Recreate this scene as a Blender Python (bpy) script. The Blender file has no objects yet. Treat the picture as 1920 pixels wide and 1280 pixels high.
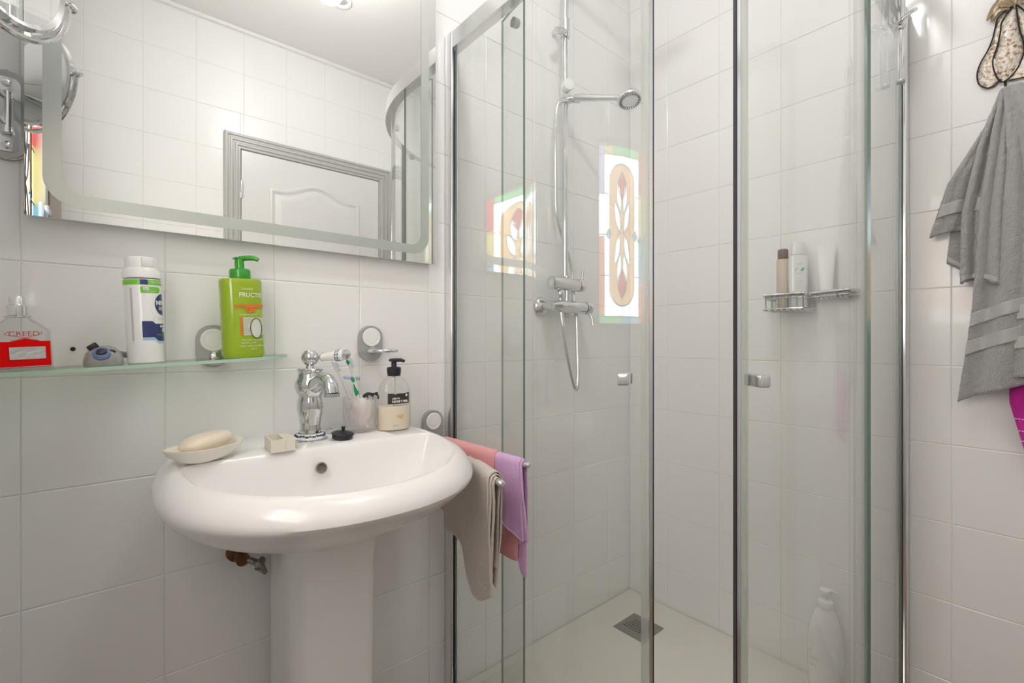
import bpy, bmesh, math, random
from math import sin, cos, pi, radians, sqrt, atan2
from mathutils import Vector, Matrix, Euler
random.seed(7)
S = bpy.context.scene
COL = S.collection

# ------------------------------------------------------------------ camera
cam = bpy.data.cameras.new('camera')
cam.sensor_width = 36; cam.lens = 36 * 889 / 1920; cam.clip_start = 0.02
co = bpy.data.objects.new('camera', cam); COL.objects.link(co)
co.location = (0, 0, 1.04)
co.rotation_euler = (radians(90), 0, radians(49.5 - 90))
S.camera = co
# ------------------------------------------------------------------ world, lights, exposure
w = bpy.data.worlds.new('world'); S.world = w; w.use_nodes = True
w.node_tree.nodes['Background'].inputs[0].default_value = (0.8, 0.88, 1, 1)
w.node_tree.nodes['Background'].inputs[1].default_value = 1.0
def area(name, loc, rot, sx, sy, power, col, shape='RECTANGLE'):
    l = bpy.data.lights.new(name, 'AREA'); l.shape = shape; l.size = sx; l.size_y = sy
    l.energy = power; l.color = col
    o = bpy.data.objects.new(name, l); COL.objects.link(o); o.location = loc; o.rotation_euler = rot
    return o
lp = bpy.data.lights.new('ceiling_light', 'POINT'); lp.energy = 7.6; lp.color = (1, .985, .97); lp.shadow_soft_size = .05
lo_ = bpy.data.objects.new('ceiling_light', lp); COL.objects.link(lo_); lo_.location = (.645, .43, 2.38)
#area('window_daylight', (-0.158, 0.345, 1.49), (0, radians(-90), 0), .72, .55, 4.5, (.84, .92, 1))
S.view_settings.view_transform = 'Standard'; S.view_settings.look = 'None'
S.view_settings.gamma = 1; S.view_settings.use_curve_mapping = False
S.view_settings.exposure = 0.32
S.cycles.transparent_max_bounces = 40
S.cycles.max_bounces = 14; S.cycles.diffuse_bounces = 8; S.cycles.glossy_bounces = 8; S.cycles.transmission_bounces = 10

# ------------------------------------------------------------------ materials
MATS = {}
def mat(name, col, rough=.5, *, sharp=None, metal=0, bump=0, bscale=40, coat=0, noise=0, nscale=8, trans=0, sss=0, emit=0, spec=.5, col2=None, bdetail=4, sheen=0):
    return mat_(name, col, rough, metal, bump, bscale, coat, noise, nscale, trans, sss, emit, spec, col2, bdetail, sheen, sharp)
def mat_(name, col, rough=.5, metal=0, bump=0, bscale=40, coat=0, noise=0, nscale=8, trans=0, sss=0, emit=0, spec=.5, col2=None, bdetail=4, sheen=0, sharp=None):
    if name in MATS: return MATS[name]
    m = bpy.data.materials.new(name); m.use_nodes = True; MATS[name] = m
    nt = m.node_tree; b = nt.nodes['Principled BSDF']
    b.inputs['Base Color'].default_value = (*col, 1); b.inputs['Roughness'].default_value = rough
    b.inputs['Metallic'].default_value = metal; b.inputs['Coat Weight'].default_value = coat
    b.inputs['Coat Roughness'].default_value = .05
    b.inputs['Specular IOR Level'].default_value = spec
    b.inputs['Transmission Weight'].default_value = trans
    b.inputs['Sheen Weight'].default_value = sheen
    if sss: b.inputs['Subsurface Weight'].default_value = sss; b.inputs['Subsurface Scale'].default_value = .01
    if emit: b.inputs['Emission Color'].default_value = (*col, 1); b.inputs['Emission Strength'].default_value = emit
    tc = nt.nodes.new('ShaderNodeTexCoord')
    n = nt.nodes.new('ShaderNodeTexNoise'); n.inputs['Scale'].default_value = nscale; n.inputs['Detail'].default_value = 3
    nt.links.new(tc.outputs['Object'], n.inputs['Vector'])
    mx = nt.nodes.new('ShaderNodeMix'); mx.data_type = 'RGBA'
    c2 = col2 or tuple(c * (1 - max(noise, .02)) for c in col)
    mx.inputs['A'].default_value = (*col, 1); mx.inputs['B'].default_value = (*c2, 1)
    if sharp:
        mr = nt.nodes.new('ShaderNodeMapRange'); mr.inputs[1].default_value, mr.inputs[2].default_value = sharp
        nt.links.new(n.outputs['Fac'], mr.inputs[0]); nt.links.new(mr.outputs[0], mx.inputs['Factor'])
    else: nt.links.new(n.outputs['Fac'], mx.inputs['Factor'])
    nt.links.new(mx.outputs['Result'], b.inputs['Base Color'])
    if bump:
        n2 = nt.nodes.new('ShaderNodeTexNoise'); n2.inputs['Scale'].default_value = bscale; n2.inputs['Detail'].default_value = bdetail
        nt.links.new(tc.outputs['Object'], n2.inputs['Vector'])
        bp = nt.nodes.new('ShaderNodeBump'); bp.inputs['Strength'].default_value = bump; bp.inputs['Distance'].default_value = .004
        nt.links.new(n2.outputs['Fac'], bp.inputs['Height']); nt.links.new(bp.outputs['Normal'], b.inputs['Normal'])
    return m

def clear(name, tint, rough=0.0, haze=0.0, ior=1.5, hazecol=(.85, .88, .86)):
    """thin sheet: fresnel reflection over tinted see-through, with a light film of dried soap"""
    if name in MATS: return MATS[name]
    m = bpy.data.materials.new(name); m.use_nodes = True; MATS[name] = m
    nt = m.node_tree; nt.nodes.clear()
    out = nt.nodes.new('ShaderNodeOutputMaterial')
    tr = nt.nodes.new('ShaderNodeBsdfTransparent'); tr.inputs[0].default_value = (*tint, 1)
    gl = nt.nodes.new('ShaderNodeBsdfGlossy'); gl.inputs['Roughness'].default_value = rough
    fr = nt.nodes.new('ShaderNodeFresnel'); fr.inputs[0].default_value = ior
    # same reflectance whichever side is hit
    ge = nt.nodes.new('ShaderNodeNewGeometry'); mm = nt.nodes.new('ShaderNodeMath'); mm.operation = 'MULTIPLY_ADD'
    mm.inputs[1].default_value = (1 / ior - ior); mm.inputs[2].default_value = ior
    nt.links.new(ge.outputs['Backfacing'], mm.inputs[0])
    mi = nt.nodes.new('ShaderNodeMath'); mi.operation = 'MAXIMUM'; mi.inputs[1].default_value = 0.001
    # blender flips ior on backfaces itself, so feed the inverse there
    nt.links.new(mm.outputs[0], mi.inputs[0]); nt.links.new(mi.outputs[0], fr.inputs[0])
    df = nt.nodes.new('ShaderNodeBsdfDiffuse'); df.inputs[0].default_value = (*hazecol, 1)
    m1 = nt.nodes.new('ShaderNodeMixShader'); m2 = nt.nodes.new('ShaderNodeMixShader')
    tc = nt.nodes.new('ShaderNodeTexCoord'); mp = nt.nodes.new('ShaderNodeMapping'); mp.inputs['Scale'].default_value = (22, 22, 1.2)
    no = nt.nodes.new('ShaderNodeTexNoise'); no.inputs['Scale'].default_value = 1; no.inputs['Detail'].default_value = 3
    ma = nt.nodes.new('ShaderNodeMath'); ma.operation = 'MULTIPLY'; ma.inputs[1].default_value = haze * 2
    nt.links.new(tc.outputs['Object'], mp.inputs[0]); nt.links.new(mp.outputs[0], no.inputs['Vector'])
    nt.links.new(no.outputs['Fac'], ma.inputs[0]); nt.links.new(ma.outputs[0], m1.inputs[0])
    nt.links.new(tr.outputs[0], m1.inputs[1]); nt.links.new(df.outputs[0], m1.inputs[2])
    nt.links.new(fr.outputs[0], m2.inputs[0]); nt.links.new(m1.outputs[0], m2.inputs[1]); nt.links.new(gl.outputs[0], m2.inputs[2])
    nt.links.new(m2.outputs[0], out.inputs[0])
    return m

def paneglow(name, col, strength):
    """backlit stained glass: daylight outside comes through the coloured pane"""
    if name in MATS: return MATS[name]
    m = bpy.data.materials.new(name); m.use_nodes = True; MATS[name] = m
    b = m.node_tree.nodes['Principled BSDF']; nt = m.node_tree
    b.inputs['Base Color'].default_value = (*[c * .3 for c in col], 1); b.inputs['Roughness'].default_value = .1
    tc = nt.nodes.new('ShaderNodeTexCoord'); no = nt.nodes.new('ShaderNodeTexNoise'); no.inputs['Scale'].default_value = 14
    mr = nt.nodes.new('ShaderNodeMapRange'); mr.inputs[3].default_value = strength * .8; mr.inputs[4].default_value = strength * 1.2
    nt.links.new(tc.outputs['Object'], no.inputs['Vector']); nt.links.new(no.outputs['Fac'], mr.inputs[0])
    b.inputs['Emission Color'].default_value = (*col, 1)
    nt.links.new(mr.outputs[0], b.inputs['Emission Strength'])
    return m

M_TILE = mat('white_glazed_tile', (.875, .877, .875), .25, bump=.05, bscale=5, coat=.25, noise=.015, nscale=3)
M_GROUT = mat('grout', (.80, .79, .775), .8, bump=.3, bscale=300, noise=.1)
M_CEIL = mat('ceiling_paint', (.86, .855, .845), .35, noise=.03, bump=.05, bscale=30)
M_CERAMIC = mat('white_ceramic', (.87, .865, .86), .24, coat=.35, noise=.01, spec=.55)
M_CHROME = mat('chrome', (.72, .73, .74), .07, metal=1, noise=.08, nscale=20)
M_CHROME2 = mat('polished_aluminium', (.80, .81, .82), .16, metal=1, noise=.05)
M_STEEL = mat('brushed_steel', (.42, .41, .38), .35, metal=1, noise=.2, nscale=60)
M_GREYP = mat('grey_plastic', (.45, .46, .465), .35, metal=.35, noise=.08)
M_WHITEP = mat('white_plastic', (.88, .88, .875), .3, noise=.03, coat=.3)
M_DARK = mat('dark_rubber', (.02, .02, .03), .4, noise=.1)
M_GLASS = clear('shower_glass', (.978, .987, .980), haze=.020)
M_GEDGE = mat('glass_edge_green', (.13, .24, .19), .12, noise=.3, spec=.8)
M_SHELF = clear('shelf_glass', (.88, .97, .90), haze=.06)
M_SHEDGE = mat('shelf_edge_green', (.50, .70, .55), .2, noise=.2)
M_PAINT = mat('door_paint', (.76, .76, .755), .3, noise=.02)
M_CASING = mat('grey_casing_paint', (.50, .50, .485), .35, noise=.04)

# ------------------------------------------------------------------ object helpers
def obj(name, bm_or_me, m=None, parent=None, smooth=True, kind=None):
    if isinstance(bm_or_me, bmesh.types.BMesh):
        me = bpy.data.meshes.new(name); bm_or_me.normal_update(); bm_or_me.to_mesh(me); bm_or_me.free()
    else: me = bm_or_me
    if m is not None:
        for x in (m if isinstance(m, (list, tuple)) else [m]): me.materials.append(x)
    for p in me.polygons: p.use_smooth = smooth
    if smooth and len(me.polygons):
        try: me.set_sharp_from_angle(angle=radians(38))
        except Exception: pass
    o = bpy.data.objects.new(name, me); COL.objects.link(o)
    if parent is not None: o.parent = parent
    if kind: o['kind'] = kind
    return o
def tag(o, label=None, cat=None, group=None):
    if label: o['label'] = label
    if cat: o['category'] = cat
    if group: o['group'] = group
    return o
def thing(name, label, cat, loc=(0, 0, 0), rot=(0, 0, 0), group=None):
    o = bpy.data.objects.new(name, None); COL.objects.link(o); o.empty_display_size = .02
    o.location = loc; o.rotation_euler = rot
    return tag(o, label, cat, group)
def struct(name, bm, m, parent=None, smooth=False):
    return obj(name, bm, m, parent, smooth, None if parent else 'structure')
def B(): return bmesh.new()
def box(bm, c, s, bev=0, rot=None, seg=2, mi=0):
    vs = bmesh.ops.create_cube(bm, size=1)['verts']
    for v in vs: v.co = Vector((v.co.x * s[0], v.co.y * s[1], v.co.z * s[2]))
    fs = list({f for v in vs for f in v.link_faces})
    if bev:
        r = bmesh.ops.bevel(bm, geom=list({e for v in vs for e in v.link_edges}), offset=bev, segments=seg, profile=.5, affect='EDGES')
        vs = list({v for f in r['faces'] for v in f.verts} | {v for v in vs if v.is_valid})
        fs = list({f for v in vs for f in v.link_faces})
    if rot is not None:
        R = rot.to_matrix() if isinstance(rot, Euler) else rot
        for v in vs: v.co = R @ v.co
    for v in vs: v.co += Vector(c)
    for f in fs: f.material_index = mi
    return vs
def lathe(bm, prof, c=(0, 0, 0), axis=None, n=32, sx=1, sy=1, cap=True):
    """prof: list of (r, z). axis: direction of +z"""
    R = Matrix.Identity(3)
    if axis is not None: R = Vector((0, 0, 1)).rotation_difference(Vector(axis).normalized()).to_matrix()
    rings = []
    for r, z in prof:
        rings.append([bm.verts.new(Vector(c) + R @ Vector((r * cos(2 * pi * k / n) * sx, r * sin(2 * pi * k / n) * sy, z))) for k in range(n)])
    for a, b in zip(rings, rings[1:]):
        for k in range(n): bm.faces.new((a[k], a[(k + 1) % n], b[(k + 1) % n], b[k]))
    if cap:
        bm.faces.new(rings[0][::-1]); bm.faces.new(rings[-1])
    return rings
def tube(bm, pts, r, n=10, cap=True, flat=1.0):
    pts = [Vector(p) for p in pts]; rs = r if isinstance(r, (list, tuple)) else [r] * len(pts)
    rings = []; up = None
    for i, p in enumerate(pts):
        t = (pts[min(i + 1, len(pts) - 1)] - pts[max(i - 1, 0)]).normalized()
        if up is None:
            up = Vector((0, 0, 1)) if abs(t.z) < .9 else Vector((1, 0, 0))
        s = t.cross(up).normalized(); up = s.cross(t).normalized()
        rings.append([bm.verts.new(p + (s * cos(2 * pi * k / n) + up * sin(2 * pi * k / n) * flat) * rs[i]) for k in range(n)])
    for a, b in zip(rings, rings[1:]):
        for k in range(n): bm.faces.new((a[k], a[(k + 1) % n], b[(k + 1) % n], b[k]))
    if cap: bm.faces.new(rings[0][::-1]); bm.faces.new(rings[-1])
def smooth_path(pts, n=8, closed=False):
    P = [Vector(p) for p in pts]; out = []
    m = len(P)
    for i in range(m if closed else m - 1):
        if closed: p0, p1, p2, p3 = P[i - 1], P[i], P[(i + 1) % m], P[(i + 2) % m]
        else: p0, p1, p2, p3 = P[max(i - 1, 0)], P[i], P[i + 1], P[min(i + 2, m - 1)]
        for k in range(n):
            t = k / n
            out.append(.5 * ((2 * p1) + (-p0 + p2) * t + (2 * p0 - 5 * p1 + 4 * p2 - p3) * t * t + (-p0 + 3 * p1 - 3 * p2 + p3) * t ** 3))
    if not closed: out.append(P[-1])
    return out
def prism(bm, poly, z0, z1, xf=None, mi=0, mi_side=None):
    """poly: (a, b) outline; xf maps (a, b, h) -> 3D"""
    xf = xf or (lambda a, b, h: (a, b, h))
    lo = [bm.verts.new(xf(a, b, z0)) for a, b in poly]; hi = [bm.verts.new(xf(a, b, z1)) for a, b in poly]
    f1 = bm.faces.new(lo[::-1]); f2 = bm.faces.new(hi); f1.material_index = f2.material_index = mi
    n = len(poly)
    for k in range(n):
        f = bm.faces.new((lo[k], lo[(k + 1) % n], hi[(k + 1) % n], hi[k])); f.material_index = mi if mi_side is None else mi_side
def grid(bm, nu, nv, fn, mi=0):
    vs = [[bm.verts.new(fn(i / nu, j / nv)) for j in range(nv + 1)] for i in range(nu + 1)]
    for i in range(nu):
        for j in range(nv):
            f = bm.faces.new((vs[i][j], vs[i + 1][j], vs[i + 1][j + 1], vs[i][j + 1])); f.material_index = mi
    return vs
def fix(bm): bmesh.ops.recalc_face_normals(bm, faces=bm.faces); return bm
def rrect(w_, h_, r, n=6, cx=0, cy=0):
    out = []
    for (sx, sy, a0) in ((1, 1, 0), (-1, 1, 90), (-1, -1, 180), (1, -1, 270)):
        for k in range(n + 1):
            a = radians(a0 + 90 * k / n)
            out.append((cx + sx * (w_ / 2 - r) + r * cos(a), cy + sy * (h_ / 2 - r) + r * sin(a)))
    return out
def solid(o, t, off=0):
    md = o.modifiers.new('Solidify', 'SOLIDIFY'); md.thickness = t; md.offset = off; return o
def subd(o, l=1):
    md = o.modifiers.new('Subsurf', 'SUBSURF'); md.levels = l; md.render_levels = l; return o
def text_data(s, size, align='LEFT', bold=0, xs=1.0):
    cu = bpy.data.curves.new('lettering', 'FONT'); cu.body = s; cu.size = size; cu.align_x = align; cu.align_y = 'BOTTOM_BASELINE' if False else 'CENTER'
    cu.offset = bold; cu.resolution_u = 3
    o = bpy.data.objects.new('lettering', cu); COL.objects.link(o)
    bpy.context.view_layer.update()
    me = bpy.data.meshes.new_from_object(o.evaluated_get(bpy.context.evaluated_depsgraph_get()))
    vs = [(v.co.x * xs, v.co.y) for v in me.vertices]; fs = [list(p.vertices) for p in me.polygons]
    bpy.data.objects.remove(o); bpy.data.curves.remove(cu); bpy.data.meshes.remove(me)
    return vs, fs
def put_text(name, s, size, m, f, u0, v0, parent, align='LEFT', bold=0, xs=1.0):
    vs, fs = text_data(s, size, align, bold, xs)
    me = bpy.data.meshes.new(name); me.from_pydata([f(u0 + a, v0 + b) for a, b in vs], [], fs); me.update()
    return obj(name, me, m, parent, smooth=False)
def patch(name, poly, m, f, parent, nu=16, nv=1):
    """flat print with a convex-ish outline, laid on surface f(u, v) by slicing the outline into strips"""
    us = [p[0] for p in poly]; u0, u1 = min(us), max(us)
    def span(u):
        ys = []
        for (a, b), (c, d) in zip(poly, poly[1:] + poly[:1]):
            if (a - u) * (c - u) <= 0 and a != c: ys.append(b + (d - b) * (u - a) / (c - a))
            elif a == c and abs(a - u) < 1e-9: ys += [b, d]
        return (min(ys), max(ys)) if ys else (0, 0)
    bm = B(); prev = None
    for i in range(nu + 1):
        u = u0 + (u1 - u0) * i / nu; u = min(max(u, u0 + 1e-7), u1 - 1e-7)
        lo, hi = span(u); cur = (bm.verts.new(f(u, lo)), bm.verts.new(f(u, hi)))
        if prev: bm.faces.new((prev[0], cur[0], cur[1], prev[1]))
        prev = cur
    return obj(name, bm, m, parent)
def wrap(a, b, n=2.0, off=.0003, zfun=None):
    """map label coordinates on to an upright (super)elliptic bottle, front = -y"""
    N = 720; pts = []; acc = [0]
    for k in range(N + 1):
        t = -pi / 2 - pi + 2 * pi * k / N
        c_, s_ = cos(t), sin(t)
        pts.append((a * math.copysign(abs(c_) ** (2 / n), c_), b * math.copysign(abs(s_) ** (2 / n), s_)))
        if k: acc.append(acc[-1] + math.hypot(pts[k][0] - pts[k - 1][0], pts[k][1] - pts[k - 1][1]))
    mid = acc[N // 2]
    def f(u, v):
        s = (mid + u) % acc[-1]
        import bisect
        i = min(max(bisect.bisect_left(acc, s), 1), N); t = (s - acc[i - 1]) / max(acc[i] - acc[i - 1], 1e-9)
        x = pts[i - 1][0] + (pts[i][0] - pts[i - 1][0]) * t; y = pts[i - 1][1] + (pts[i][1] - pts[i - 1][1]) * t
        nx, ny = pts[i][1] - pts[i - 1][1], -(pts[i][0] - pts[i - 1][0]); l = math.hypot(nx, ny) or 1
        k = zfun(v) if zfun else 1
        return (x * k + nx / l * off, y * k + ny / l * off, v)
    return f
def oval_body(bm, prof, a, b, n=2.0, N=48, cap=True):
    """prof: (scale, z)"""
    rings = []
    for k_, z in prof:
        ring = []
        for k in range(N):
            t = 2 * pi * k / N; c_, s_ = cos(t), sin(t)
            ring.append(bm.verts.new((k_ * a * math.copysign(abs(c_) ** (2 / n), c_), k_ * b * math.copysign(abs(s_) ** (2 / n), s_), z)))
        rings.append(ring)
    for p, q in zip(rings, rings[1:]):
        for k in range(N): bm.faces.new((p[k], p[(k + 1) % N], q[(k + 1) % N], q[k]))
    if cap: bm.faces.new(rings[0][::-1]); bm.faces.new(rings[-1])

# ------------------------------------------------------------------ room
XL, XR, YB, YF, ZC = -.175, 1.625, -.424, 1.163, 2.60
TILE = bpy.data.meshes.new('tile')
_b = B(); box(_b, (0, 0, 0), (1, 1, 1)); _b.to_mesh(TILE); _b.free(); TILE.materials.append(M_TILE)
TILES = {}
def tile_mesh(w_, h_):
    k = (round(w_, 4), round(h_, 4))
    if k not in TILES:
        bm = B(); t = .006; e = .0016
        lo = [(-w_ / 2, -h_ / 2), (w_ / 2, -h_ / 2), (w_ / 2, h_ / 2), (-w_ / 2, h_ / 2)]
        r0 = [bm.verts.new((x, y, 0)) for x, y in lo]; r1 = [bm.verts.new((x, y, t - e * .6)) for x, y in lo]
        r2 = [bm.verts.new((x - math.copysign(min(e, w_ * .4), x), y - math.copysign(min(e, h_ * .4), y), t)) for x, y in lo]
        for a, b in ((r0, r1), (r1, r2)):
            for i in range(4): bm.faces.new((a[i], a[(i + 1) % 4], b[(i + 1) % 4], b[i]))
        bm.faces.new(r2)
        me = bpy.data.meshes.new('tile'); bm.to_mesh(me); bm.free(); me.materials.append(M_TILE)
        TILES[k] = me
    return TILES[k]
def cuts(a0, a1, off, p=.2):
    out = [a0]; k = math.ceil((a0 - off) / p + .05)
    while off + k * p < a1 - .004:
        if off + k * p > a0 + .004: out.append(off + k * p)
        k += 1
    return out + [a1]
def tiled_wall(name, origin, ux, nrm, ucuts, zcuts, holes=()):
    """origin: point on the tile face; ux: direction of u; nrm: out of wall into the room"""
    ux, nrm = Vector(ux), Vector(nrm); O = Vector(origin)
    u0, u1, z0, z1 = ucuts[0], ucuts[-1], zcuts[0], zcuts[-1]
    # backing slab (rect minus holes)
    def pieces(rect):
        rs = [rect]
        for (a, b, c, d) in holes:
            nx = []
            for (p, q, r, s) in rs:
                if q <= a + 1e-6 or p >= b - 1e-6 or s <= c + 1e-6 or r >= d - 1e-6: nx.append((p, q, r, s)); continue
                if p < a: nx.append((p, a, r, s))
                if q > b: nx.append((b, q, r, s))
                P_, Q_ = max(p, a), min(q, b)
                if r < c: nx.append((P_, Q_, r, c))
                if s > d: nx.append((P_, Q_, d, s))
            rs = nx
        return rs
    bm = B()
    R = Matrix((ux, Vector((0, 0, 1)), nrm)).transposed()
    for (p, q, r, s) in pieces((u0, u1, z0, z1)):
        p_, q_ = (p - .09 if p == u0 else p), (q + .09 if q == u1 else q)
        vs = box(bm, (0, 0, 0), (q_ - p_, s - r, .10))
        for v in vs: v.co = R @ (v.co + Vector(((p_ + q_) / 2, (r + s) / 2, -.05 - .0014))) + O
    wl = struct(name, fix(bm), M_GROUT)
    g = .0006
    for i in range(len(ucuts) - 1):
        for j in range(len(zcuts) - 1):
            for (p, q, r, s) in pieces((ucuts[i], ucuts[i + 1], zcuts[j], zcuts[j + 1])):
                if q - p < .006 or s - r < .006: continue
                o = bpy.data.objects.new('tile', tile_mesh(q - p - 2 * g, s - r - 2 * g)); COL.objects.link(o); o.parent = wl
                wob = Matrix.Rotation(radians(random.gauss(0, .10)), 3, 'X') @ Matrix.Rotation(radians(random.gauss(0, .10)), 3, 'Y')
                MM = (R @ wob).to_4x4(); MM.translation = O + ux * ((p + q) / 2) + Vector((0, 0, (r + s) / 2)) - nrm * (.006 + random.random() * .0003)
                o.matrix_local = MM
    return wl
ZR = cuts(0, ZC, .1775)
wf = tiled_wall('wall_left', (0, YF, 0), (1, 0, 0), (0, -1, 0), cuts(XL, XR, .0872), ZR)
wr = tiled_wall('wall_right', (XR, 0, 0), (0, 1, 0), (-1, 0, 0), cuts(YB, YF, .19), ZR)
DX0, DX1, DZ = .507, 1.24, 2.0
wb = tiled_wall('wall_back', (0, YB, 0), (-1, 0, 0), (0, 1, 0), cuts(-XR, -XL, -.122), ZR, [(-DX1, -DX0, 0, DZ)])
WY0, WY1, WZ0, WZ1 = .04, .65, 1.095, 1.88
ww = tiled_wall('wall_window', (XL, 0, 0), (0, -1, 0), (1, 0, 0), cuts(-YF, -YB, .02), ZR, [(-WY1, -WY0, WZ0, WZ1)])
# small plugged screw hole above the shelf
bm = B(); lathe(bm, [(.0032, 0), (.0038, .0012), (.0022, .0016), (.0018, .0004)], (-.0466, YF, 1.0265), (0, -1, 0), 16)
obj('screw_hole', bm, M_DARK, wf)
bm = B(); box(bm, ((XL + XR) / 2, (YB + YF) / 2, -.03), (XR - XL + .2, YF - YB + .2, .06))
fl = struct('floor', bm, mat('floor_stone', (.34, .26, .20), .4, noise=.2, bump=.1))
bm = B(); box(bm, ((XL + XR) / 2, (YB + YF) / 2, ZC + .03), (XR - XL + .2, YF - YB + .2, .06))
struct('ceiling', bm, M_CEIL)
# plaster coving where wall and ceiling meet (seen in the mirror)
bm = B()
for (a, b) in (((XL, YB + .004), (XR, YB + .004)), ((XL + .004, YB), (XL + .004, YF)), ((XL, YF - .004), (XR, YF - .004)), ((XR - .004, YB), (XR - .004, YF))):
    tube(bm, [(a[0], a[1], ZC - .006), (b[0], b[1], ZC - .006)], .012, 12)
struct('trim_1', bm, M_CEIL, smooth=True)
# boxed corner pier beside the window; brown is painted-in shade on white
bm = B(); box(bm, (-.158, -.385, 1.29), (.032, .07, 2.58), .004)
struct('trim_2', bm, mat('boxing_shade', (.50, .42, .38), .45, noise=.08))

# door in the back wall with fluted casing
dr = B()
box(dr, ((DX0 + DX1) / 2, YB - .015, DZ / 2), (DX1 - DX0 - .006, .036, DZ - .006), .002)
door = obj('door_1', dr, M_PAINT, smooth=False, kind='structure')
def door_panel(x0, x1, z0, z1, arch):
    n = 28; top = []
    for k in range(n + 1):
        t = k / n; h = arch * (0.5 - 0.5 * cos(2 * pi * min(max((t - .06) / .88, 0), 1))) ** 1.2
        top.append((x1 + (x0 - x1) * t, z1 + h))
    out = [(x0, z0), (x1, z0)] + top
    cx, cz = (x0 + x1) / 2, (z0 + z1) / 2
    bm = B(); rings = []
    for ins, h in ((0, 0), (.004, .006), (.012, .0075), (.020, .003), (.028, -.001), (.036, .001), (.055, .006), (.060, .006)):
        ring = []
        for i, (x, z) in enumerate(out):
            sx = 1 if x < cx else -1; k = (abs(x - cx) / ((x1 - x0) / 2)); 
            xx = cx + (x - cx) * (1 - ins / ((x1 - x0) / 2)); zz = z + ins if z < cz else z - ins
            ring.append(bm.verts.new((xx, YB + .0032 + h, zz)))
        rings.append(ring)
    for a, b in zip(rings, rings[1:]):
        for k in range(len(a)): bm.faces.new((a[k], a[(k + 1) % len(a)], b[(k + 1) % len(a)], b[k]))
    bm.faces.new(rings[-1])
    return obj('door_panel', fix(bm), M_PAINT, door)
door_panel(.637, 1.117, 1.02, 1.835, .055)
door_panel(.637, 1.117, .18, .90, .0)
for z in (1.80, .25):
    bm = B(); lathe(bm, [(.003, -.045), (.0065, -.036), (.0065, 0), (.0065, .036), (.003, .045)], (DX0 + .002, YB + .008, z), n=12)
    obj('hinge', bm, M_CHROME2, door)
bm = B(); tube(bm, smooth_path([(1.185, YB + .004, 1.0), (1.185, YB + .05, 1.0), (1.16, YB + .055, 1.0), (1.07, YB + .05, 1.0)], 5), .009, 10)
lathe(bm, [(.025, 0), (.025, .006), (.012, .01)], (1.185, YB + .003, 1.0), (0, 1, 0), 24)
obj('door_handle', bm, M_CHROME2, door)
bm = B()
prof = [(0, 0), (0, .010), (.006, .018), (.014, .018), (.017, .012), (.024, .012), (.028, .016), (.036, .016), (.039, .010), (.046, .010), (.050, .014), (.058, .014), (.062, .008), (.071, .008), (.073, .004), (.073, 0)]
rings = []
for (x, z, dx, dz) in ((DX0, 0, -1, 0), (DX0, DZ, -1, 1), (DX1, DZ, 1, 1), (DX1, 0, 1, 0)):
    rings.append([bm.verts.new((x + dx * (.073 - p), YB + .001 + h, z + dz * (.073 - p))) for p, h in prof])
for a, b in zip(rings, rings[1:]):
    for k in range(len(prof) - 1): bm.faces.new((a[k], a[k + 1], b[k + 1], b[k]))
obj('door_casing', fix(bm), M_CASING, door, smooth=False)

# ------------------------------------------------------------------ stained glass window (in the wall on the camera's left, seen in mirror and shower glass)
bm = B(); fx = XL + .004
for (y, z, sy, sz) in (((WY0 + WY1) / 2, WZ0 + .01, WY1 - WY0, .02), ((WY0 + WY1) / 2, WZ1 - .01, WY1 - WY0, .02), (WY0 + .01, (WZ0 + WZ1) / 2, .02, WZ1 - WZ0 - .04), (WY1 - .01, (WZ0 + WZ1) / 2, .02, WZ1 - WZ0 - .04)):
    box(bm, (XL - .004, y, z), (.05, sy, sz), .002)
win = obj('window_1', bm, mat('window_frame_paint', (.42, .42, .43), .35, noise=.03), smooth=False, kind='structure')
GY0, GY1, GZ0, GZ1 = WY0 + .02, WY1 - .02, WZ0 + .02, WZ1 - .02
GW, GH = GY1 - GY0, GZ1 - GZ0
def pane(poly, m, lvl=0):
    bm = B(); prism(bm, [(GY0 + a * GW, GZ0 + b * GH) for a, b in poly], 0, .003, lambda a, b, h: (XL - .012 + .0022 * lvl + h, a, b))
    return obj('pane', fix(bm), m, win, smooth=False)
PW = paneglow('pane_clear', (.88, .95, 1), 8.5); PA = paneglow('pane_amber', (.80, .50, .22), 5.5); PR = paneglow('pane_red', (1, .03, .02), 2.6)
PO = paneglow('pane_orange', (1, .30, .14), 3.6); PY = paneglow('pane_yellow', (.95, .80, .22), 3.4); PG = paneglow('pane_green', (.25, .85, .3), 3.2)
PB = paneglow('pane_blue', (.25, .62, .85), 3.2); PV = paneglow('pane_violet', (.62, .62, 1), 3.6)
RC = lambda a, b, c, d: [(a, c), (b, c), (b, d), (a, d)]
s_ = .12
# a = 0 is the side nearest the door wall, a = 1 the side nearest the basin
for (a, b, c, d, m) in ((0, s_, 0, .24, PO), (0, s_, .24, .50, PB), (0, s_, .50, .75, PY), (0, s_, .75, 1, PR),
                        (1 - s_, 1, .05, .49, PO), (1 - s_, 1, .49, .73, PW), (1 - s_, 1, .73, 1, PV), (1 - s_, 1, 0, .05, PG),
                        (s_, .42, .95, 1, PG), (.42, .7, .95, 1, PG), (.7, 1 - s_, .95, 1, PY), (s_, .5, 0, .04, PB), (.5, 1 - s_, 0, .04, PG),
                        (s_, .5, .04, .27, PW), (.5, 1 - s_, .04, .27, PW), (s_, .5, .27, .5, PW), (.5, 1 - s_, .27, .5, PW),
                        (s_, .5, .5, .73, PW), (.5, 1 - s_, .5, .73, PW), (s_, .5, .73, .95, PW), (.5, 1 - s_, .73, .95, PW)):
    pane(RC(a + .003, b - .003, c + .002, d - .002), m)
st = []
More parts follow.
